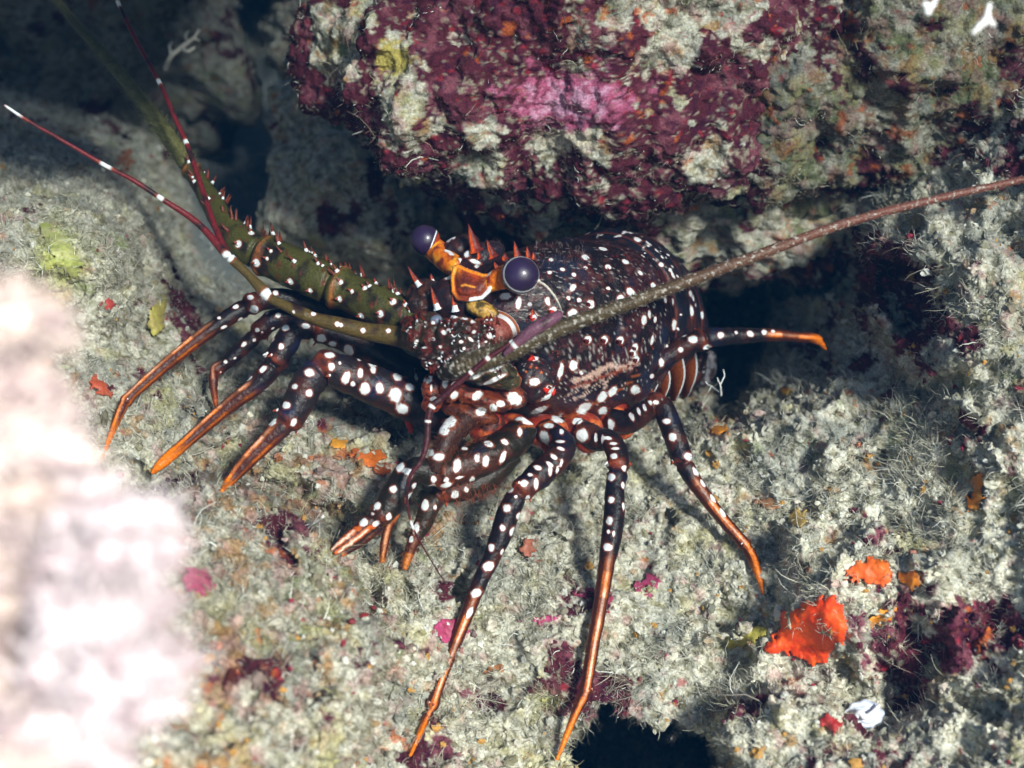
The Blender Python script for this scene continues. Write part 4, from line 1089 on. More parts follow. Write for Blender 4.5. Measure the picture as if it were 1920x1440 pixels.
# --- abdomen side plates (pleura) showing under the rear leg
for k, (x0_, y0_, x1_, y1_, d_) in enumerate([(1226, 694, 1222, 742, 63.4), (1250, 676, 1244, 752, 64.0), (1280, 662, 1268, 752, 64.9), (1304, 650, 1290, 745, 66.2)]):
    nn_ = 40; vs = []; cs = []; ss = []
    for i in range(nn_):
        t_ = i / (nn_ - 1); cx_ = x0_ + (x1_ - x0_) * t_ + 12 * math.sin(t_ * math.pi); cy_ = y0_ + (y1_ - y0_) * t_
        for j in range(15):
            s_ = j / 14; wv = 31 * math.sin(min(1, .25 + .9 * (1 - t_)) * math.pi / 2)
            vs.append(P(cx_ + (s_ - 1) * wv, cy_, d_ - .5 * math.sin(s_ * math.pi * .5) + (1 - s_) * .2)); 
            cs.append(np.array((.30, .075, .018)) * (.45 + .75 * math.sin(s_ * math.pi)) if s_ < .82 else np.array((.03, .012, .01))); ss.append(.4 if .84 < s_ < .95 else -1)
    q = [[i * 15 + j, i * 15 + j + 1, (i + 1) * 15 + j + 1, (i + 1) * 15 + j] for i in range(nn_ - 1) for j in range(14)]
    vs = np.array(vs); n0_ = len(vs); q2_ = [[a + n0_ for a in r[::-1]] for r in q]
    body.add(np.vstack([vs, vs + FW * .0012]), np.array(q + q2_), None, np.vstack([cs, cs]), np.array(ss + ss, float))
blob(1322, 690, 70.5, .55, 1.0, .6, (.05, .03, .03), (.2, .2, .22), 10, seed=340)

# --- all spots that the photograph shows on shell, by where they sit on the surface
bv_, bq_, bt_, bc_, bs_ = body.arrays()
bx_, by_, bd_ = proj(bv_)
BN = normals(bv_, bq_, bt_)


def at_surface(px, py):
    m = np.where((np.abs(bx_ - px) < 7) & (np.abs(by_ - py) < 7))[0]
    if len(m) == 0: return None
    near_ = m[bd_[m] < bd_[m].min() + .35]
    return near_[np.argmin((bx_[near_] - px) ** 2 + (by_[near_] - py) ** 2)]


def dab(px, py, r1, r2=None, rot=0, colr=None, k=1.0):
    if colr is None: r1 *= 1.17; r2 = (r2 or r1 / 1.17) * 1.17
    i = at_surface(px, py)
    if i is None: return None
    r2 = r2 or r1; s = bd_[i] * TH / 960 / 100
    d = bv_ - bv_[i]; m = (d ** 2).sum(1) < (max(r1, r2) * s * 2.2) ** 2
    a = math.radians(rot); e1 = RT * math.cos(a) + UPC * -math.sin(a); e2 = -RT * math.sin(a) - UPC * math.cos(a)
    e = 1 - np.sqrt((d[m] @ e1 / (r1 * s)) ** 2 + (d[m] @ e2 / (r2 * s)) ** 2 + (d[m] @ FW / (r1 * s * 2.0)) ** 2)
    e = e + .22 * fbm(bv_[m], .13, 2, 5)
    if colr is None: bs_[m] = np.maximum(bs_[m], np.clip(e, -1, 1))
    else: bc_[m] = mixc(bc_[m], colr, sst(-.15, .25, e) * k); 
    if colr is not None and k >= 1: bs_[m] = np.where(e > 0, -1, bs_[m])
    return i


# large white blobs: px, py, r1, r2, rot
for s_ in [(1003, 717, 10, 7, 0), (965, 748, 14, 11, 40), (985, 775, 20, 6, -6), (1012, 770, 17, 5, -25), (1040, 745, 22, 6, -28), (995, 790, 17, 5, 2), (1052, 780, 17, 9, -14), (1095, 765, 15, 9, -35), (1130, 745, 12, 8, -55),
           (1150, 733, 10, 7, -55), (1192, 732, 13, 8, 25), (1075, 685, 8, 10, 0), (1052, 697, 5, 20, 8), (1020, 822, 10, 12, -20), (975, 812, 5, 9, 10), (1090, 817, 11, 12, 0), (1132, 770, 9, 8, 10),
           (1143, 795, 8, 11, 0), (1084, 790, 9, 6, 0), (1028, 800, 9, 5, 0), (1052, 810, 4, 9, 0), (895, 742, 11, 7, -30), (903, 770, 10, 8, -30), (842, 790, 14, 13, -30), (832, 805, 10, 9, 0),
           (895, 703, 16, 5, -25), (925, 712, 24, 4, -25), (930, 690, 16, 5, -25), (836, 717, 6, 9, 10), (853, 722, 6, 8, 30), (805, 712, 5, 8, 30), (812, 748, 7, 4, -20), (925, 765, 7, 8, 0), (940, 757, 8, 6, 20),
           (862, 488, 4, 3, 0), (875, 476, 6, 8, 0), (892, 490, 11, 4, 20), (894, 500, 4, 3, 0), (840, 448, 5, 6, 0), (850, 445, 4, 6, 0), (838, 516, 8, 7, 0), (947, 556, 11, 6, -10),
           (974, 566, 5, 12, 8), (1027, 564, 5, 8, -15), (994, 571, 4, 4, 0), (1040, 480, 0, 0, 0), (1097, 482, 7, 6, 0), (1165, 560, 8, 8, 0), (1182, 548, 10, 7, 30), (1073, 590, 9, 10, 0), (1108, 573, 6, 7, 0), (1074, 540, 5, 11, 40),
           (1140, 500, 6, 5, 0), (1174, 492, 7, 5, 20), (1128, 463, 8, 4, 5), (1110, 495, 0, 0, 0), (1097, 503, 4, 4, 0), (1195, 450, 7, 4, 25), (1222, 450, 7, 4, 25), (1224, 537, 6, 7, 0), (1160, 442, 5, 3, 0), (1172, 434, 4, 2.5, 0), (1188, 432, 5, 2, 0),
           (1265, 510, 5, 9, -20), (1238, 495, 5, 4, 0), (1256, 505, 4, 4, 0), (1232, 470, 5, 3, 30), (1247, 476, 4, 4, 30), (1208, 475, 5, 3, 20), (1202, 512, 6, 4, 30), (1208, 600, 6, 9, 0), (1218, 590, 4, 8, -10), (1229, 597, 4, 6, 0), (1264, 610, 6, 10, -5), (1298, 585, 5, 10, -8),
           (1248, 562, 4, 6, 0), (1296, 552, 4, 6, 0), (1318, 590, 3, 8, 0), (1281, 626, 5, 7, 0), (1223, 640, 4, 9, 10), (1262, 565, 3, 6, 0), (1300, 560, 3, 5, 0), (1310, 570, 3, 4, 0), (1196, 520, 0, 0, 0)]:
    if s_[2] > 0: dab(*s_)
for s_ in [(851, 588, 7, 6, 0), (868, 592, 9, 3, 20), (888, 605, 5, 6, 0), (833, 625, 6, 4, 45), (842, 617, 5, 3, 20), (883, 635, 6, 3, 40), (919, 630, 6, 6, 0), (928, 630, 2, 5, 0), (912, 642, 4, 2, 0), (825, 652, 4, 4, 30), (795, 652, 6, 2, 0),
           (813, 635, 4, 3, 20), (823, 671, 3, 2, 0), (794, 672, 5, 2, 0), (800, 680, 4, 2, 0), (898, 648, 2, 6, 0), (887, 623, 5, 3, -20), (865, 640, 4, 3, 0), (902, 660, 4, 2, 0), (862, 718, 7, 3, -10), (852, 741, 9, 6, -30), (797, 696, 4, 3, 0), (795, 712, 4, 3, 0),
           (782, 705, 3, 8, -20), (808, 727, 2, 8, 0), (870, 655, 3, 3, 0), (850, 650, 3, 4, 0), (780, 640, 4, 3, 0), (845, 672, 4, 2, 0), (930, 660, 3, 2, 0), (812, 605, 4, 3, 0)]:
    dab(*s_)
# leg and limb spots
for s_ in [(749, 875, 8, 9, 20), (788, 834, 6, 9, 30), (807, 848, 8, 7, 0), (822, 857, 11, 7, 0), (857, 875, 7, 13, 10), (895, 860, 5, 8, 10), (912, 867, 6, 11, 10), (942, 859, 5, 13, 20), (916, 834, 9, 5, 20), (948, 830, 7, 5, 30), (870, 840, 6, 3, 0),
           (813, 898, 5, 7, 0), (837, 900, 5, 5, 0), (837, 907, 11, 5, -20), (810, 913, 8, 5, -30), (861, 894, 8, 3, -20), (885, 898, 5, 9, 10), (854, 927, 7, 8, 20), (875, 919, 5, 5, 0), (764, 884, 7, 6, 0), (770, 891, 4, 9, 20), (737, 916, 7, 6, 0), (777, 911, 5, 6, 0),
           (766, 933, 7, 10, 10), (709, 949, 6, 7, 0), (681, 980, 8, 7, -30), (699, 964, 4, 3, 0), (706, 980, 7, 5, -30), (730, 970, 5, 7, 0), (795, 948, 7, 10, 0), (817, 952, 3, 6, 0), (779, 992, 6, 11, 10), (770, 1012, 4, 6, 0), (763, 857, 5, 4, 0),
           (1040, 857, 8, 4, 40), (1053, 841, 7, 3, 20), (1032, 880, 4, 10, 0), (1008, 878, 8, 4, 20), (1044, 880, 3, 8, 10), (996, 891, 5, 3, 0), (1006, 908, 4, 12, 0), (984, 906, 8, 6, 0), (1053, 868, 3, 8, 10), (1048, 828, 8, 3, 0), (1030, 868, 8, 3, 35),
           (951, 953, 7, 7, 0), (972, 967, 5, 7, 10), (940, 990, 5, 6, 0), (959, 996, 5, 8, 10), (922, 1027, 6, 7, 0), (915, 1063, 10, 8, -20), (894, 1112, 10, 7, -20), (967, 932, 3, 3, 0), (991, 933, 4, 7, 10), (957, 919, 6, 5, -30), (941, 1035, 3, 6, 10), (880, 1150, 5, 11, 25),
           (1147, 894, 7, 7, 0), (1147, 936, 6, 6, 0), (1144, 976, 6, 7, 0), (1169, 910, 4, 6, 0), (1168, 948, 3, 8, 0), (1141, 996, 3, 4, 0), (1151, 1000, 2.5, 6, 0), (1141, 1026, 8, 7, 0), (1136, 871, 5, 6, 0), (1170, 879, 5, 6, 0), (1152, 855, 7, 5, 0), (1140, 822, 9, 3, 10), (1150, 833, 8, 2.5, 0), (1152, 842, 8, 2.5, 0), (1118, 820, 3, 9, 0), (1130, 822, 2.5, 9, 0),
           (578, 697, 9, 7, 10), (552, 725, 6, 5, 0), (582, 737, 6, 7, 0), (536, 760, 8, 7, 0), (511, 790, 9, 7, -30), (550, 791, 5, 8, 30), (617, 664, 9, 6, 0), (620, 690, 6, 7, 0), (647, 710, 7, 12, 25), (675, 699, 5, 9, 0), (662, 722, 5, 5, 0), (684, 726, 9, 11, 15), (712, 729, 7, 10, 0),
           (741, 739, 11, 13, -15), (755, 768, 11, 9, 10), (744, 706, 9, 7, 20), (768, 725, 9, 7, 30), (602, 634, 8, 8, -30), (624, 646, 8, 5, 0), (653, 657, 9, 10, 25), (675, 671, 4, 5, 0), (701, 681, 8, 9, 10), (699, 694, 5, 7, -20), (637, 681, 3, 3, 0),
           (536, 614, 8, 6, 10), (509, 636, 6, 4, -10), (527, 650, 5, 6, 0), (487, 666, 7, 6, 0), (469, 684, 5, 4, 0), (493, 691, 8, 5, -40), (445, 703, 7, 5, -30), (467, 710, 7, 3, -30), (573, 611, 8, 5, 0),
           (475, 580, 8, 7, 0), (469, 559, 6, 5, 0), (443, 576, 6, 4, -30), (412, 596, 4, 3, 0), (420, 612, 6, 2.5, -30), (516, 548, 5, 5, 0), (450, 600, 5, 3, -30),
           (1231, 755, 6, 4, 0), (1251, 790, 7, 5, 0), (1260, 819, 7, 8, 0), (1291, 857, 9, 7, 30), (1306, 885, 5, 9, -30), (1318, 905, 4, 8, -30), (1338, 935, 4, 9, -30), (1355, 962, 4, 9, -30), (1207, 762, 3, 8, -20), (1196, 770, 3, 9, -20), (1184, 782, 4, 9, -25), (1220, 757, 3, 6, -20),
           (1300, 637, 8, 7, 0), (1326, 651, 8, 5, 0), (1351, 628, 6, 6, 0), (1381, 624, 3, 3, 0), (1407, 625, 7, 5, 20), (1433, 624, 5, 5, 0), (1240, 679, 5, 10, -25), (1276, 658, 5, 5, 0), (1225, 705, 6, 4, 0), (1251, 648, 3, 3, 0), (1450, 621, 4, 3, 0)]:
    dab(*s_)


def stroke(x0, y0, x1, y1, w_, colr, k=.95, n=None):
    n = n or max(3, int(math.hypot(x1 - x0, y1 - y0) / (w_ * 1.1)))
    for q_ in range(n + 1):
        t_ = q_ / n; dab(x0 + (x1 - x0) * t_, y0 + (y1 - y0) * t_, w_ * 1.3, w_, math.degrees(math.atan2(y1 - y0, x1 - x0)), colr, k)


stroke(700, 968, 622, 1034, 14, (.030, .012, .010), .9); stroke(712, 985, 640, 1042, 10, (.030, .012, .010), .9)
stroke(672, 990, 622, 1028, 5.5, (.50, .10, .015)); stroke(664, 996, 624, 1027, 2.6, (.80, .58, .46))
stroke(698, 988, 632, 1037, 5, (.50, .10, .015)); stroke(688, 995, 636, 1035, 2.4, (.80, .58, .46))
# pale cream band and streaks low on the flank
R_ = np.random.default_rng(77)
for k in range(46):
    t_ = k / 45; x = 1075 + 115 * t_ + R_.uniform(-4, 4); y = 712 - 34 * t_ + 4 * math.sin(t_ * 9) + R_.uniform(-4, 4)
    dab(x, y, R_.uniform(4, 8), R_.uniform(2.5, 5), -22, (.50, .33, .27), .85)
for k in range(26):
    x = 1065 + R_.uniform(0, 90); y = 745 - (x - 1065) * .45 + R_.uniform(-12, 12)
    dab(x, y, R_.uniform(4, 9), R_.uniform(1.5, 2.6), -32, (.52, .36, .30), .85)
for k in range(9):
    t_ = k / 8; dab(1080 + 105 * t_, 724 - 38 * t_, 12, 4, -20, (.20, .035, .015), .6)
for k in range(14):
    x = 985 + 16 * k; stroke_y = 800 - .0016 * (x - 985) ** 2 - .12 * (x - 985)
    dab(x, stroke_y, 12, 3.0, -14, (.36, .09, .02), .7)
for x, y in ((985, 697), (972, 700), (996, 688), (1006, 690), (984, 704), (1014, 700), (970, 688)): dab(x, y, 3, 3, 0, (.60, .12, .02), .95)
# shell rings with a hollow centre and red studs, white foot
studs = [(1033, 487, 0), (1030, 512, 0), (1075, 515, 0), (1108, 568, 1), (1036, 582, 1), (1000, 590, 1), (1002, 668, 1), (1085, 562, 0), (1186, 655, 1), (1104, 637, 1), (1135, 636, 1), (1162, 638, 1), (1193, 672, 1), (1010, 525, 0), (1056, 505, 0), (1192, 648, 1), (1090, 700, 0), (1046, 735, 1), (1031, 728, 1),
         (1065, 560, 0), (1140, 540, 0)]
SPN = []
for x, y, f_ in studs:
    i = dab(x, y + (2 if f_ else 0), 7.5 if f_ else 4.5, 7 if f_ else 4)
    if i is not None: SPN.append((bv_[i].copy(), BN[i].copy(), f_))
for x, y in ((1178, 657), (1046, 735), (1031, 728), (1150, 665)): dab(x, y, 3, 3, 0, (.10, .02, .015), 1)
# speckle over the carapace
for k in range(420):
    x, y = R_.uniform(960, 1250), R_.uniform(455, 760)
    dab(x, y, R_.uniform(1.0, 2.0), R_.uniform(1, 1.7), R_.uniform(0, 180), (.40, .38, .36), .7)
for k in range(60):
    x, y = R_.uniform(1000, 1200), R_.uniform(480, 680); dab(x, y, R_.uniform(5, 12), R_.uniform(3, 7), -25, (.10, .035, .03), .45)
n_main = len(bv_)
spn = MB()
FDIR = P(868, 590, 55.6) - P(1125, 601, 63.1); FDIR /= np.linalg.norm(FDIR)


def spine(px, py, dx, dy, length, r, col1=(.75, .10, .015), col2=(.07, .01, .012), white=True, base=None, dz=-.2, curve=.3):
    i = at_surface(px, py)
    b0 = bv_[i] if i is not None else P(px, py, base or 57)
    d = dx * RT - dy * UPC + dz * -FW * -1
    cone(b0 - d / np.linalg.norm(d) * .0006, d, length, r, col1, col2, white, curve, spn, 12, cur_dir=UPC)


for p_, n_, f_ in SPN:
    d = n_ * .8 + FDIR * .9 + UPC * .2
    q0_ = 1 if proj(p_[None])[0][0] > 1085 else 0
    p_ = p_ - UPC * .0006 - RT * .0008
    cone(p_ - n_ * .0005, d, .30 if f_ else .18, .13 if f_ else .07, (.10, .014, .012) if q0_ else (.55, .025, .012), (.05, .008, .01), False, .2, spn, 10, cur_dir=UPC)
# horns and the rows of forehead spines (px,py at foot; direction in the picture; length cm; radius)
for a in [(893, 470, -.35, -1, 1.05, .26), (925, 480, -.45, -1, .70, .20), (948, 482, -.35, -1, .45, .16), (972, 485, -.25, -1, .72, .20), (990, 482, -.2, -1, .45, .14), (1000, 484, -.1, -1, .30, .12), (900, 482, -.2, -1, .35, .13),
          (838, 528, 0, 0, 0, 0), (786, 532, -.75, -1, .85, .15), (820, 578, -.38, -1, .88, .17), (854, 582, -.18, -1, .85, .16), (812, 520, -.3, -1, .3, .1),
          (1000, 592, -.25, -1, .35, .13), (930, 500, -.5, -.8, .3, .12)]:
    if a[4]: spine(*a, white=a[1] > 500)
R_ = np.random.default_rng(5)
for k in range(80):     # bristling spines over the antenna bases
    x, y = R_.uniform(765, 945), R_.uniform(600, 712)
    spine(x, y, R_.uniform(-1, .1), R_.uniform(-1, .1), R_.uniform(.22, .5), R_.uniform(.06, .11), (.16, .022, .012), (.04, .01, .01), R_.random() < .8, dz=.5)
for k in range(75):
    x, y = R_.uniform(985, 1230), R_.uniform(475, 700)
    spine(x, y, -.6, -.5, R_.uniform(.12, .22), .05, (.20, .02, .015), (.05, .01, .01), False, dz=.5)
# fur on mouthparts and shell
def fur(x0, x1, y0, y1, n, ln, colr, mean, seed, rad=.00006):
    R = np.random.default_rng(seed); rt = []; ds = []
    for k in range(n):
        i = at_surface(R.uniform(x0, x1), R.uniform(y0, y1))
        if i is not None: rt.append(bv_[i]); ds.append(BN[i] * .5 + np.array(mean) + R.normal(size=3) * .25)
    if rt:
        rt = np.array(rt); V, Q, C = hairs(rt, np.array(ds), R.uniform(.5, 1, len(rt)) * ln / 100, np.full(len(rt), rad * 1.5), np.tile(colr, (len(rt), 1)), 4, .4, 3, seed)
        spn.add(V, Q, None, C)


fur(830, 930, 755, 860, 240, .34, (.16, .045, .018), -RT * .5 - UPC * .8 - FW * .3, 1)
fur(850, 930, 740, 790, 130, .28, (.26, .08, .02), -RT * .3 - UPC * .6 - FW * .5, 2)
fur(850, 950, 905, 950, 200, .38, (.26, .06, .02), RT * .2 - UPC * 1.0, 3)
fur(860, 950, 440, 480, 60, .25, (.06, .03, .03), UPC * 1.0, 4)
fur(1000, 1100, 450, 500, 110, .22, (.16, .12, .12), UPC * 1.0, 5)
fur(985, 1230, 470, 740, 1500, .15, (.14, .09, .09), UPC * .4 - FW * .5, 6, .00005)
sv, sq, st_, sc_, ss_ = spn.arrays()
bq_all = np.vstack([bq_, sq + n_main]); allV = np.vstack([bv_, sv]) - LO
bo = link("body", mesh_from("body", allV, bq_all, bt_, np.vstack([bc_, sc_]), {"spot": np.append(bs_, ss_)}, True, M_chi), lob)

# --- eyes
def eye(px, py, d_, r, squash, rimdir, stalkdir):
    v, t = ico(5)
    W = (v * r / 100) * np.array([1, 1, squash])
    sd3 = stalkdir / np.linalg.norm(stalkdir)
    cap = v @ sd3
    co = mixc(np.tile(np.array((.018, .009, .034)), (len(v), 1)), (.028, .014, .055), sst(-.3, .5, fbm(v * .01, 1.5, 2, 3)))
    rimm = np.exp(-((cap - rimdir) / (.07 if rimdir < 0 else .045)) ** 2)
    co = mixc(co, (.70, .76, .80), sst(.3, .6, rimm))
    co = mixc(co, (.30, .04, .012), sst(max(rimdir, .35) + .06, max(rimdir, .35) + .14, cap))
    me = mesh_from("eye", P(px, py, d_) + W - LO, None, t, co, None, True, M_eye)
    return link("eye", me, lob)


eye(975, 516, 55.4, .76, .97, -.34, RT * -.22 + FW * .97 + UPC * -.08)
eye(797, 450, 58.9, .64, 1.0, .50, RT * .95 - UPC * .35 + FW * .12)

bst = MB()
t_ = tube([(1003, 524, 55.3, .04), (1022, 535, 55.2, .05), (1040, 556, 55.3, .045), (1050, 575, 55.6, .035), (1056, 594, 56.2, .02)], .05, 8)
bst.add(t_[0] - LO, t_[1], t_[2], (.50, .46, .40)); bst.build("bristle", M_chi, lob)

# --- antennae
def antenna(rows, flagfrom, colr, colf, name, seed, hairn, hairl, spotlist=(), rings=0, hairtop=None, spinesn=0, jts=()):
    m = MB(); V, Q, T, u, L, c, tg, rad = tube(rows, .05, 30)
    na = 30; ctr = np.vstack([np.repeat(c, na, 0), c[0], c[-1]]); n = V - ctr; rl = np.linalg.norm(n, axis=1); n /= rl[:, None] + 1e-12; f = u / L
    k = 0
    for jf in jts: k = k + .16 * np.exp(-((u - jf * L) / .22) ** 2) - .20 * np.exp(-((u - jf * L - .35) / .12) ** 2)
    fl = sst(flagfrom, flagfrom + .01, f)
    k = k + fl * .05 * np.sin(u / .16 * 6.28) + .05 * fbm(V, .5, 2, seed)
    V = V + n * (rl * k)[:, None]
    co = np.tile(np.array(colr, float), (len(V), 1))
    co = mixc(co, (.014, .011, .007), sst(-.1, .5, fbm(V, 1.1, 3, seed + 1)))
    co = mixc(co, (.10, .02, .012), sst(.4, .7, fbm(V, .35, 2, seed + 2)))
    co = co * (1 - fl)[:, None] + np.array(colf) * fl[:, None] * (1 + .35 * fbm(V, .4, 2, seed + 3))[:, None]
    if seed == 402: co = mixc(co, (.022, .024, .012), sst(.6, .95, f) * .6)  # far antenna darkens toward its tip, shadow put into the colour
    if seed == 401: co = mixc(co, (.17, .066, .046), sst(.18, .6, f)); co = mixc(co, (.40, .38, .33), sst(.35, .6, fbm(V, .16, 2, 44)) * .8)
    for jf in jts: co = mixc(co, (.36, .11, .03), np.exp(-((u - jf * L - .25 * fbm(V, 1.0, 2, seed + 7)) / .12) ** 2) * np.clip(.55 + fbm(V, .6, 2, seed + 8), 0, 1))
    sp_ = np.full(len(V), -1.)
    x_, y_, d_ = proj(V)
    for (sx, sy, r1) in spotlist:
        mm_ = np.where((np.abs(x_ - sx) < 8) & (np.abs(y_ - sy) < 8))[0]
        if len(mm_) == 0: continue
        mm_ = mm_[d_[mm_] < d_[mm_].min() + .3]; i = mm_[np.argmin((x_[mm_] - sx) ** 2 + (y_[mm_] - sy) ** 2)]
        d = V - V[i]; dist = np.linalg.norm(d, axis=1); s = d_[i] * TH / 960 / 100
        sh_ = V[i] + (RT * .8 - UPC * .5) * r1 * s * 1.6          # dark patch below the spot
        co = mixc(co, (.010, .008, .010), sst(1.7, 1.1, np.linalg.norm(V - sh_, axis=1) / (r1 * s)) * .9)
        sp_ = np.maximum(sp_, np.clip(1 - dist / (r1 * s), -1, 1))
        i0_ = min(i // na, len(c) - 1)
        cone(V[i], n[i] * .9 + tg[min(i0_, len(tg) - 1)] * .9, .26, .07, (.25, .04, .02), (.05, .01, .01), True, .2, m, 9, cur_dir=UPC)
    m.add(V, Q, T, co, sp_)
    R = np.random.default_rng(seed)
    for k in range(spinesn):
        i0_ = R.integers(int(len(c) * .03), int(len(c) * flagfrom)); j = R.integers(0, na); i = i0_ * na + j
        if n[i] @ UPC < .2: continue
        cone(V[i] - n[i] * .0003, n[i] + tg[i0_] * .8, R.uniform(.25, .6), R.uniform(.06, .10), (.13, .030, .015), (.04, .010, .010), R.random() < .5, .2, m, 9, cur_dir=UPC)
    # bristles on the flagellum
    lo_ = int(len(c) * flagfrom)
    i0_ = R.integers(lo_, len(c) - 2, hairn); j = R.integers(0, na, hairn); i = i0_ * na + j
    dd = n[i] + tg[i0_] * .6
    V2, Q2, C2 = hairs(V[i], dd, R.uniform(.4, 1.2, hairn) * hairl / 100 * np.clip(rad[i0_] / .004, .45, 1.3), np.full(hairn, .00007), co[i] * 1.4 + .03, 3, .3, 3, seed)
    m.add(V2, Q2, None, C2)
    v_, q_, t_, c_, s_ = m.arrays()
    return link(name, mesh_from(name, v_ - LO, q_, t_, c_, {"spot": s_}, True, M_chi), lob)


antenna([(828, 700, 54.9, .30), (850, 692, 54.5, .42), (900, 676, 54.2, .46), (960, 655, 54.2, .40), (1010, 632, 54.3, .33), (1100, 597, 54.6, .29), (1200, 561, 55.2, .26), (1400, 486, 56.5, .22), (1600, 414, 57.6, .18), (1760, 372, 58.2, .16), (1925, 335, 58.5, .14), (2150, 285, 59.0, .10), (2350, 245, 59, .05)],
        .02, (.05, .038, .018), (.060, .044, .022), "antenna", 401, 5200, .17)
antenna([(880, 642, 57.2, .75), (820, 622, 57.6, .86), (775, 604, 57.9, .78), (745, 590, 58.1, .84), (700, 568, 58.4, .86), (650, 546, 58.8, .82), (618, 532, 59.0, .86), (580, 515, 59.2, .88), (530, 493, 59.5, .86), (480, 470, 59.9, .76), (450, 452, 60.1, .70), (430, 430, 60.4, .62), (400, 385, 61.2, .50), (370, 335, 62.2, .42), (290, 222, 64, .34), (210, 120, 66, .27), (130, 30, 68, .2), (60, -60, 70, .12)],
        .50, OL * .80, (.10, .098, .034), "antenna", 402, 1500, .42,
        spotlist=[(598, 454 + 0, 0)] and [(480, 495, 9), (543, 530, 8), (508, 470, 4), (445, 458, 8), (470, 438, 7), (582, 542, 6), (636, 562, 7), (684, 540, 6), (704, 530, 5), (735, 568, 8), (712, 592, 8), (676, 596, 8), (660, 548, 5), (640, 528, 6), (760, 573, 7), (590, 480, 5), (500, 488, 4)],
        spinesn=210, jts=(.19, .30, .495))


# --- antennules
def antennule(rows_list, name, seed, bands=(), base=(.075, .050, .018), spotlist=()):
    m = MB()
    for rows, colr, fromf in rows_list:
        V, Q, T, u, L, c, tg, rad = tube(rows, .05, 16); f = u / L
        co = mixc(np.tile(np.array(colr, float), (len(V), 1)), (.025, .012, .012), sst(0, .6, fbm(V, .8, 2, seed)))
        sp_ = np.full(len(V), -1.); x_, y_, d_ = proj(V)
        for (bx, by, hw) in bands:
            i = np.argmin((x_ - bx) ** 2 + (y_ - by) ** 2)
            if (x_[i] - bx) ** 2 + (y_[i] - by) ** 2 > 144: continue
            s = d_[i] * TH / 960
            sp_ = np.maximum(sp_, np.clip(.5 - np.abs(u - u[i]) / (2 * hw * s), -1, 1) )
        for (sx, sy, r1) in spotlist:
            mm_ = np.where((np.abs(x_ - sx) < 8) & (np.abs(y_ - sy) < 8))[0]
            if len(mm_) == 0: continue
            mm_ = mm_[d_[mm_] < d_[mm_].min() + .2]; i = mm_[np.argmin((x_[mm_] - sx) ** 2 + (y_[mm_] - sy) ** 2)]
            sp_ = np.maximum(sp_, np.clip(1 - np.linalg.norm(V - V[i], axis=1) / (r1 * d_[i] * TH / 96000), -1, 1))
        m.add(V, Q, T, co, sp_)
    v_, q_, t_, c_, s_ = m.arrays()
    return link(name, mesh_from(name, v_ - LO, q_, t_, c_, {"spot": s_}, True, M_chi), lob)


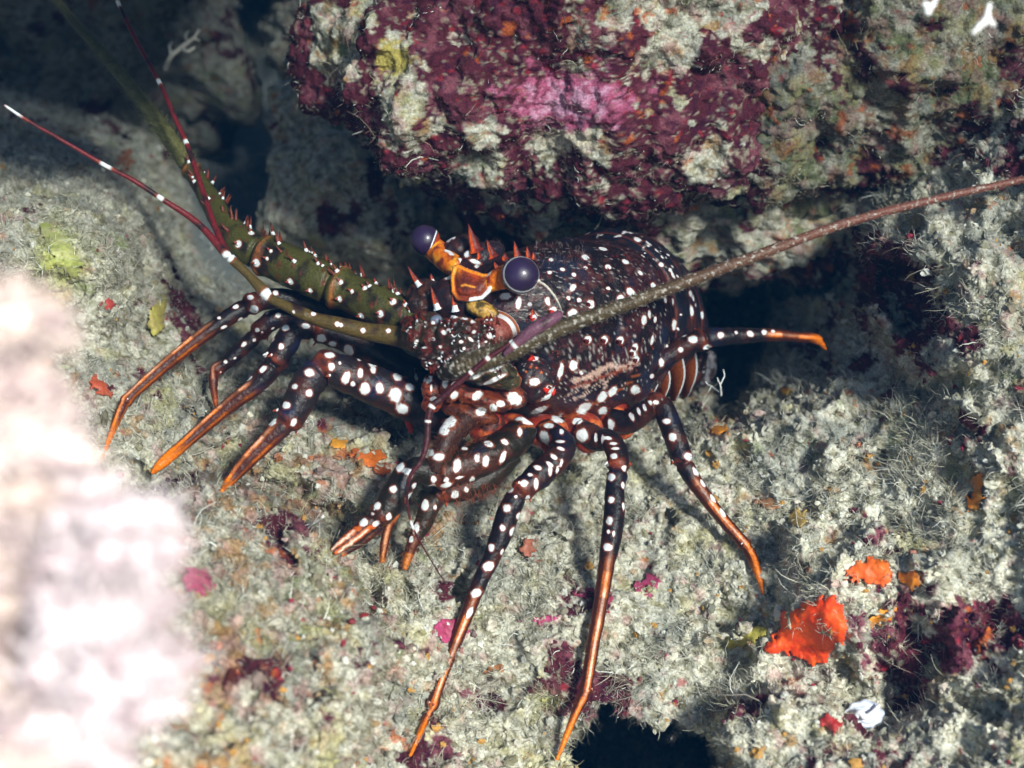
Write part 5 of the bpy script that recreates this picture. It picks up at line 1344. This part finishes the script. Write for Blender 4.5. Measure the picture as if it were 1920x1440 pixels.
RB = (.13, .014, .016)
antennule([([(860, 668, 56.4, .42), (800, 646, 56.4, .46), (740, 630, 56.5, .42), (690, 622, 56.6, .36), (640, 610, 56.6, .32), (585, 596, 56.7, .26), (572, 590, 56.7, .27), (545, 578, 56.8, .22), (505, 558, 57, .20), (496, 548, 57, .24), (465, 515, 57.2, .18), (432, 484, 57.4, .20)], (.085, .058, .016), 0),
           ([(428, 482, 57.3, .17), (405, 430, 58, .13), (378, 352, 59.2, .12), (348, 265, 60.4, .11), (325, 215, 61, .11), (300, 157, 61.8, .10), (255, 75, 63, .10), (215, -10, 64, .09), (190, -80, 65, .06)], RB, 0),
           ([(426, 480, 57.3, .17), (370, 418, 57.6, .14), (302, 372, 57.4, .11), (250, 338, 57.2, .10), (197, 310, 57, .09), (120, 265, 56.6, .08), (50, 225, 56.3, .07), (8, 197, 56, .05)], RB, 0)],
          "antennule", 411, bands=[(300, 157, 9), (350, 270, 7), (222, 5, 10), (25, 208, 22), (197, 310, 14), (301, 372, 8), (428, 482, 9), (495, 555, 10)],
          spotlist=[(495, 555, 10), (425, 480, 11), (475, 555, 6), (632, 588 + 22, 6), (588, 588, 6), (573, 608, 5), (641, 608, 5), (681, 618, 6), (727, 623, 6), (760, 615, 6), (549, 586, 4)])
antennule([([(1052, 588, 53.6, .13), (1035, 598, 53.4, .24), (1005, 615, 53.3, .25), (975, 638, 53.4, .20), (945, 665, 53.6, .08)], (.13, .055, .085), 0),
           ([(1046, 584, 53.9, .06), (1000, 610, 53.6, .10), (955, 645, 53.6, .09), (913, 673, 53.7, .11), (885, 697, 53.8, .11), (855, 722, 53.9, .12), (826, 748, 54, .13), (810, 762, 54, .15), (803, 785, 54, .13), (800, 830, 54, .12), (790, 862, 54, .10), (768, 895, 54, .08), (763, 930, 54.2, .06), (768, 970, 54.4, .055), (780, 1002, 54.6, .045), (805, 1045, 55, .028), (846, 1112, 55.5, .015)], (.055, .010, .014), 0)],
          "antennule", 412, bands=[(960, 642, 5), (915, 672, 5), (884, 698, 4), (808, 760, 4), (800, 790, 3), (772, 985, 12)])


# ------------------------------------------------------------------ the water: thin blue haze in one closed box
hz = bpy.data.meshes.new("haze")
x0, x1, y0, y1, z0, z1 = -1.6, 1.6, -.06, 2.6, -2.2, .8
hz.from_pydata([(x, y, z) for x in (x0, x1) for y in (y0, y1) for z in (z0, z1)], [], [(0, 1, 3, 2), (4, 6, 7, 5), (0, 4, 5, 1), (2, 3, 7, 6), (0, 2, 6, 4), (1, 5, 7, 3)])
ho = link("haze", hz); tag(ho, "clear blue sea water filling the crevice", "haze", kind="stuff")
m = bpy.data.materials.new("water_haze"); m.use_nodes = True; nt = m.node_tree; nt.nodes.clear()
out = nt.nodes.new("ShaderNodeOutputMaterial"); pv = nt.nodes.new("ShaderNodeVolumePrincipled"); nt.links.new(pv.outputs[0], out.inputs["Volume"])
pv.inputs["Density"].default_value = HAZE_D; pv.inputs["Color"].default_value = (.0014, .0085, .022, 1); pv.inputs["Absorption Color"].default_value = (.004, .016, .024, 1)
hz.materials.append(m)
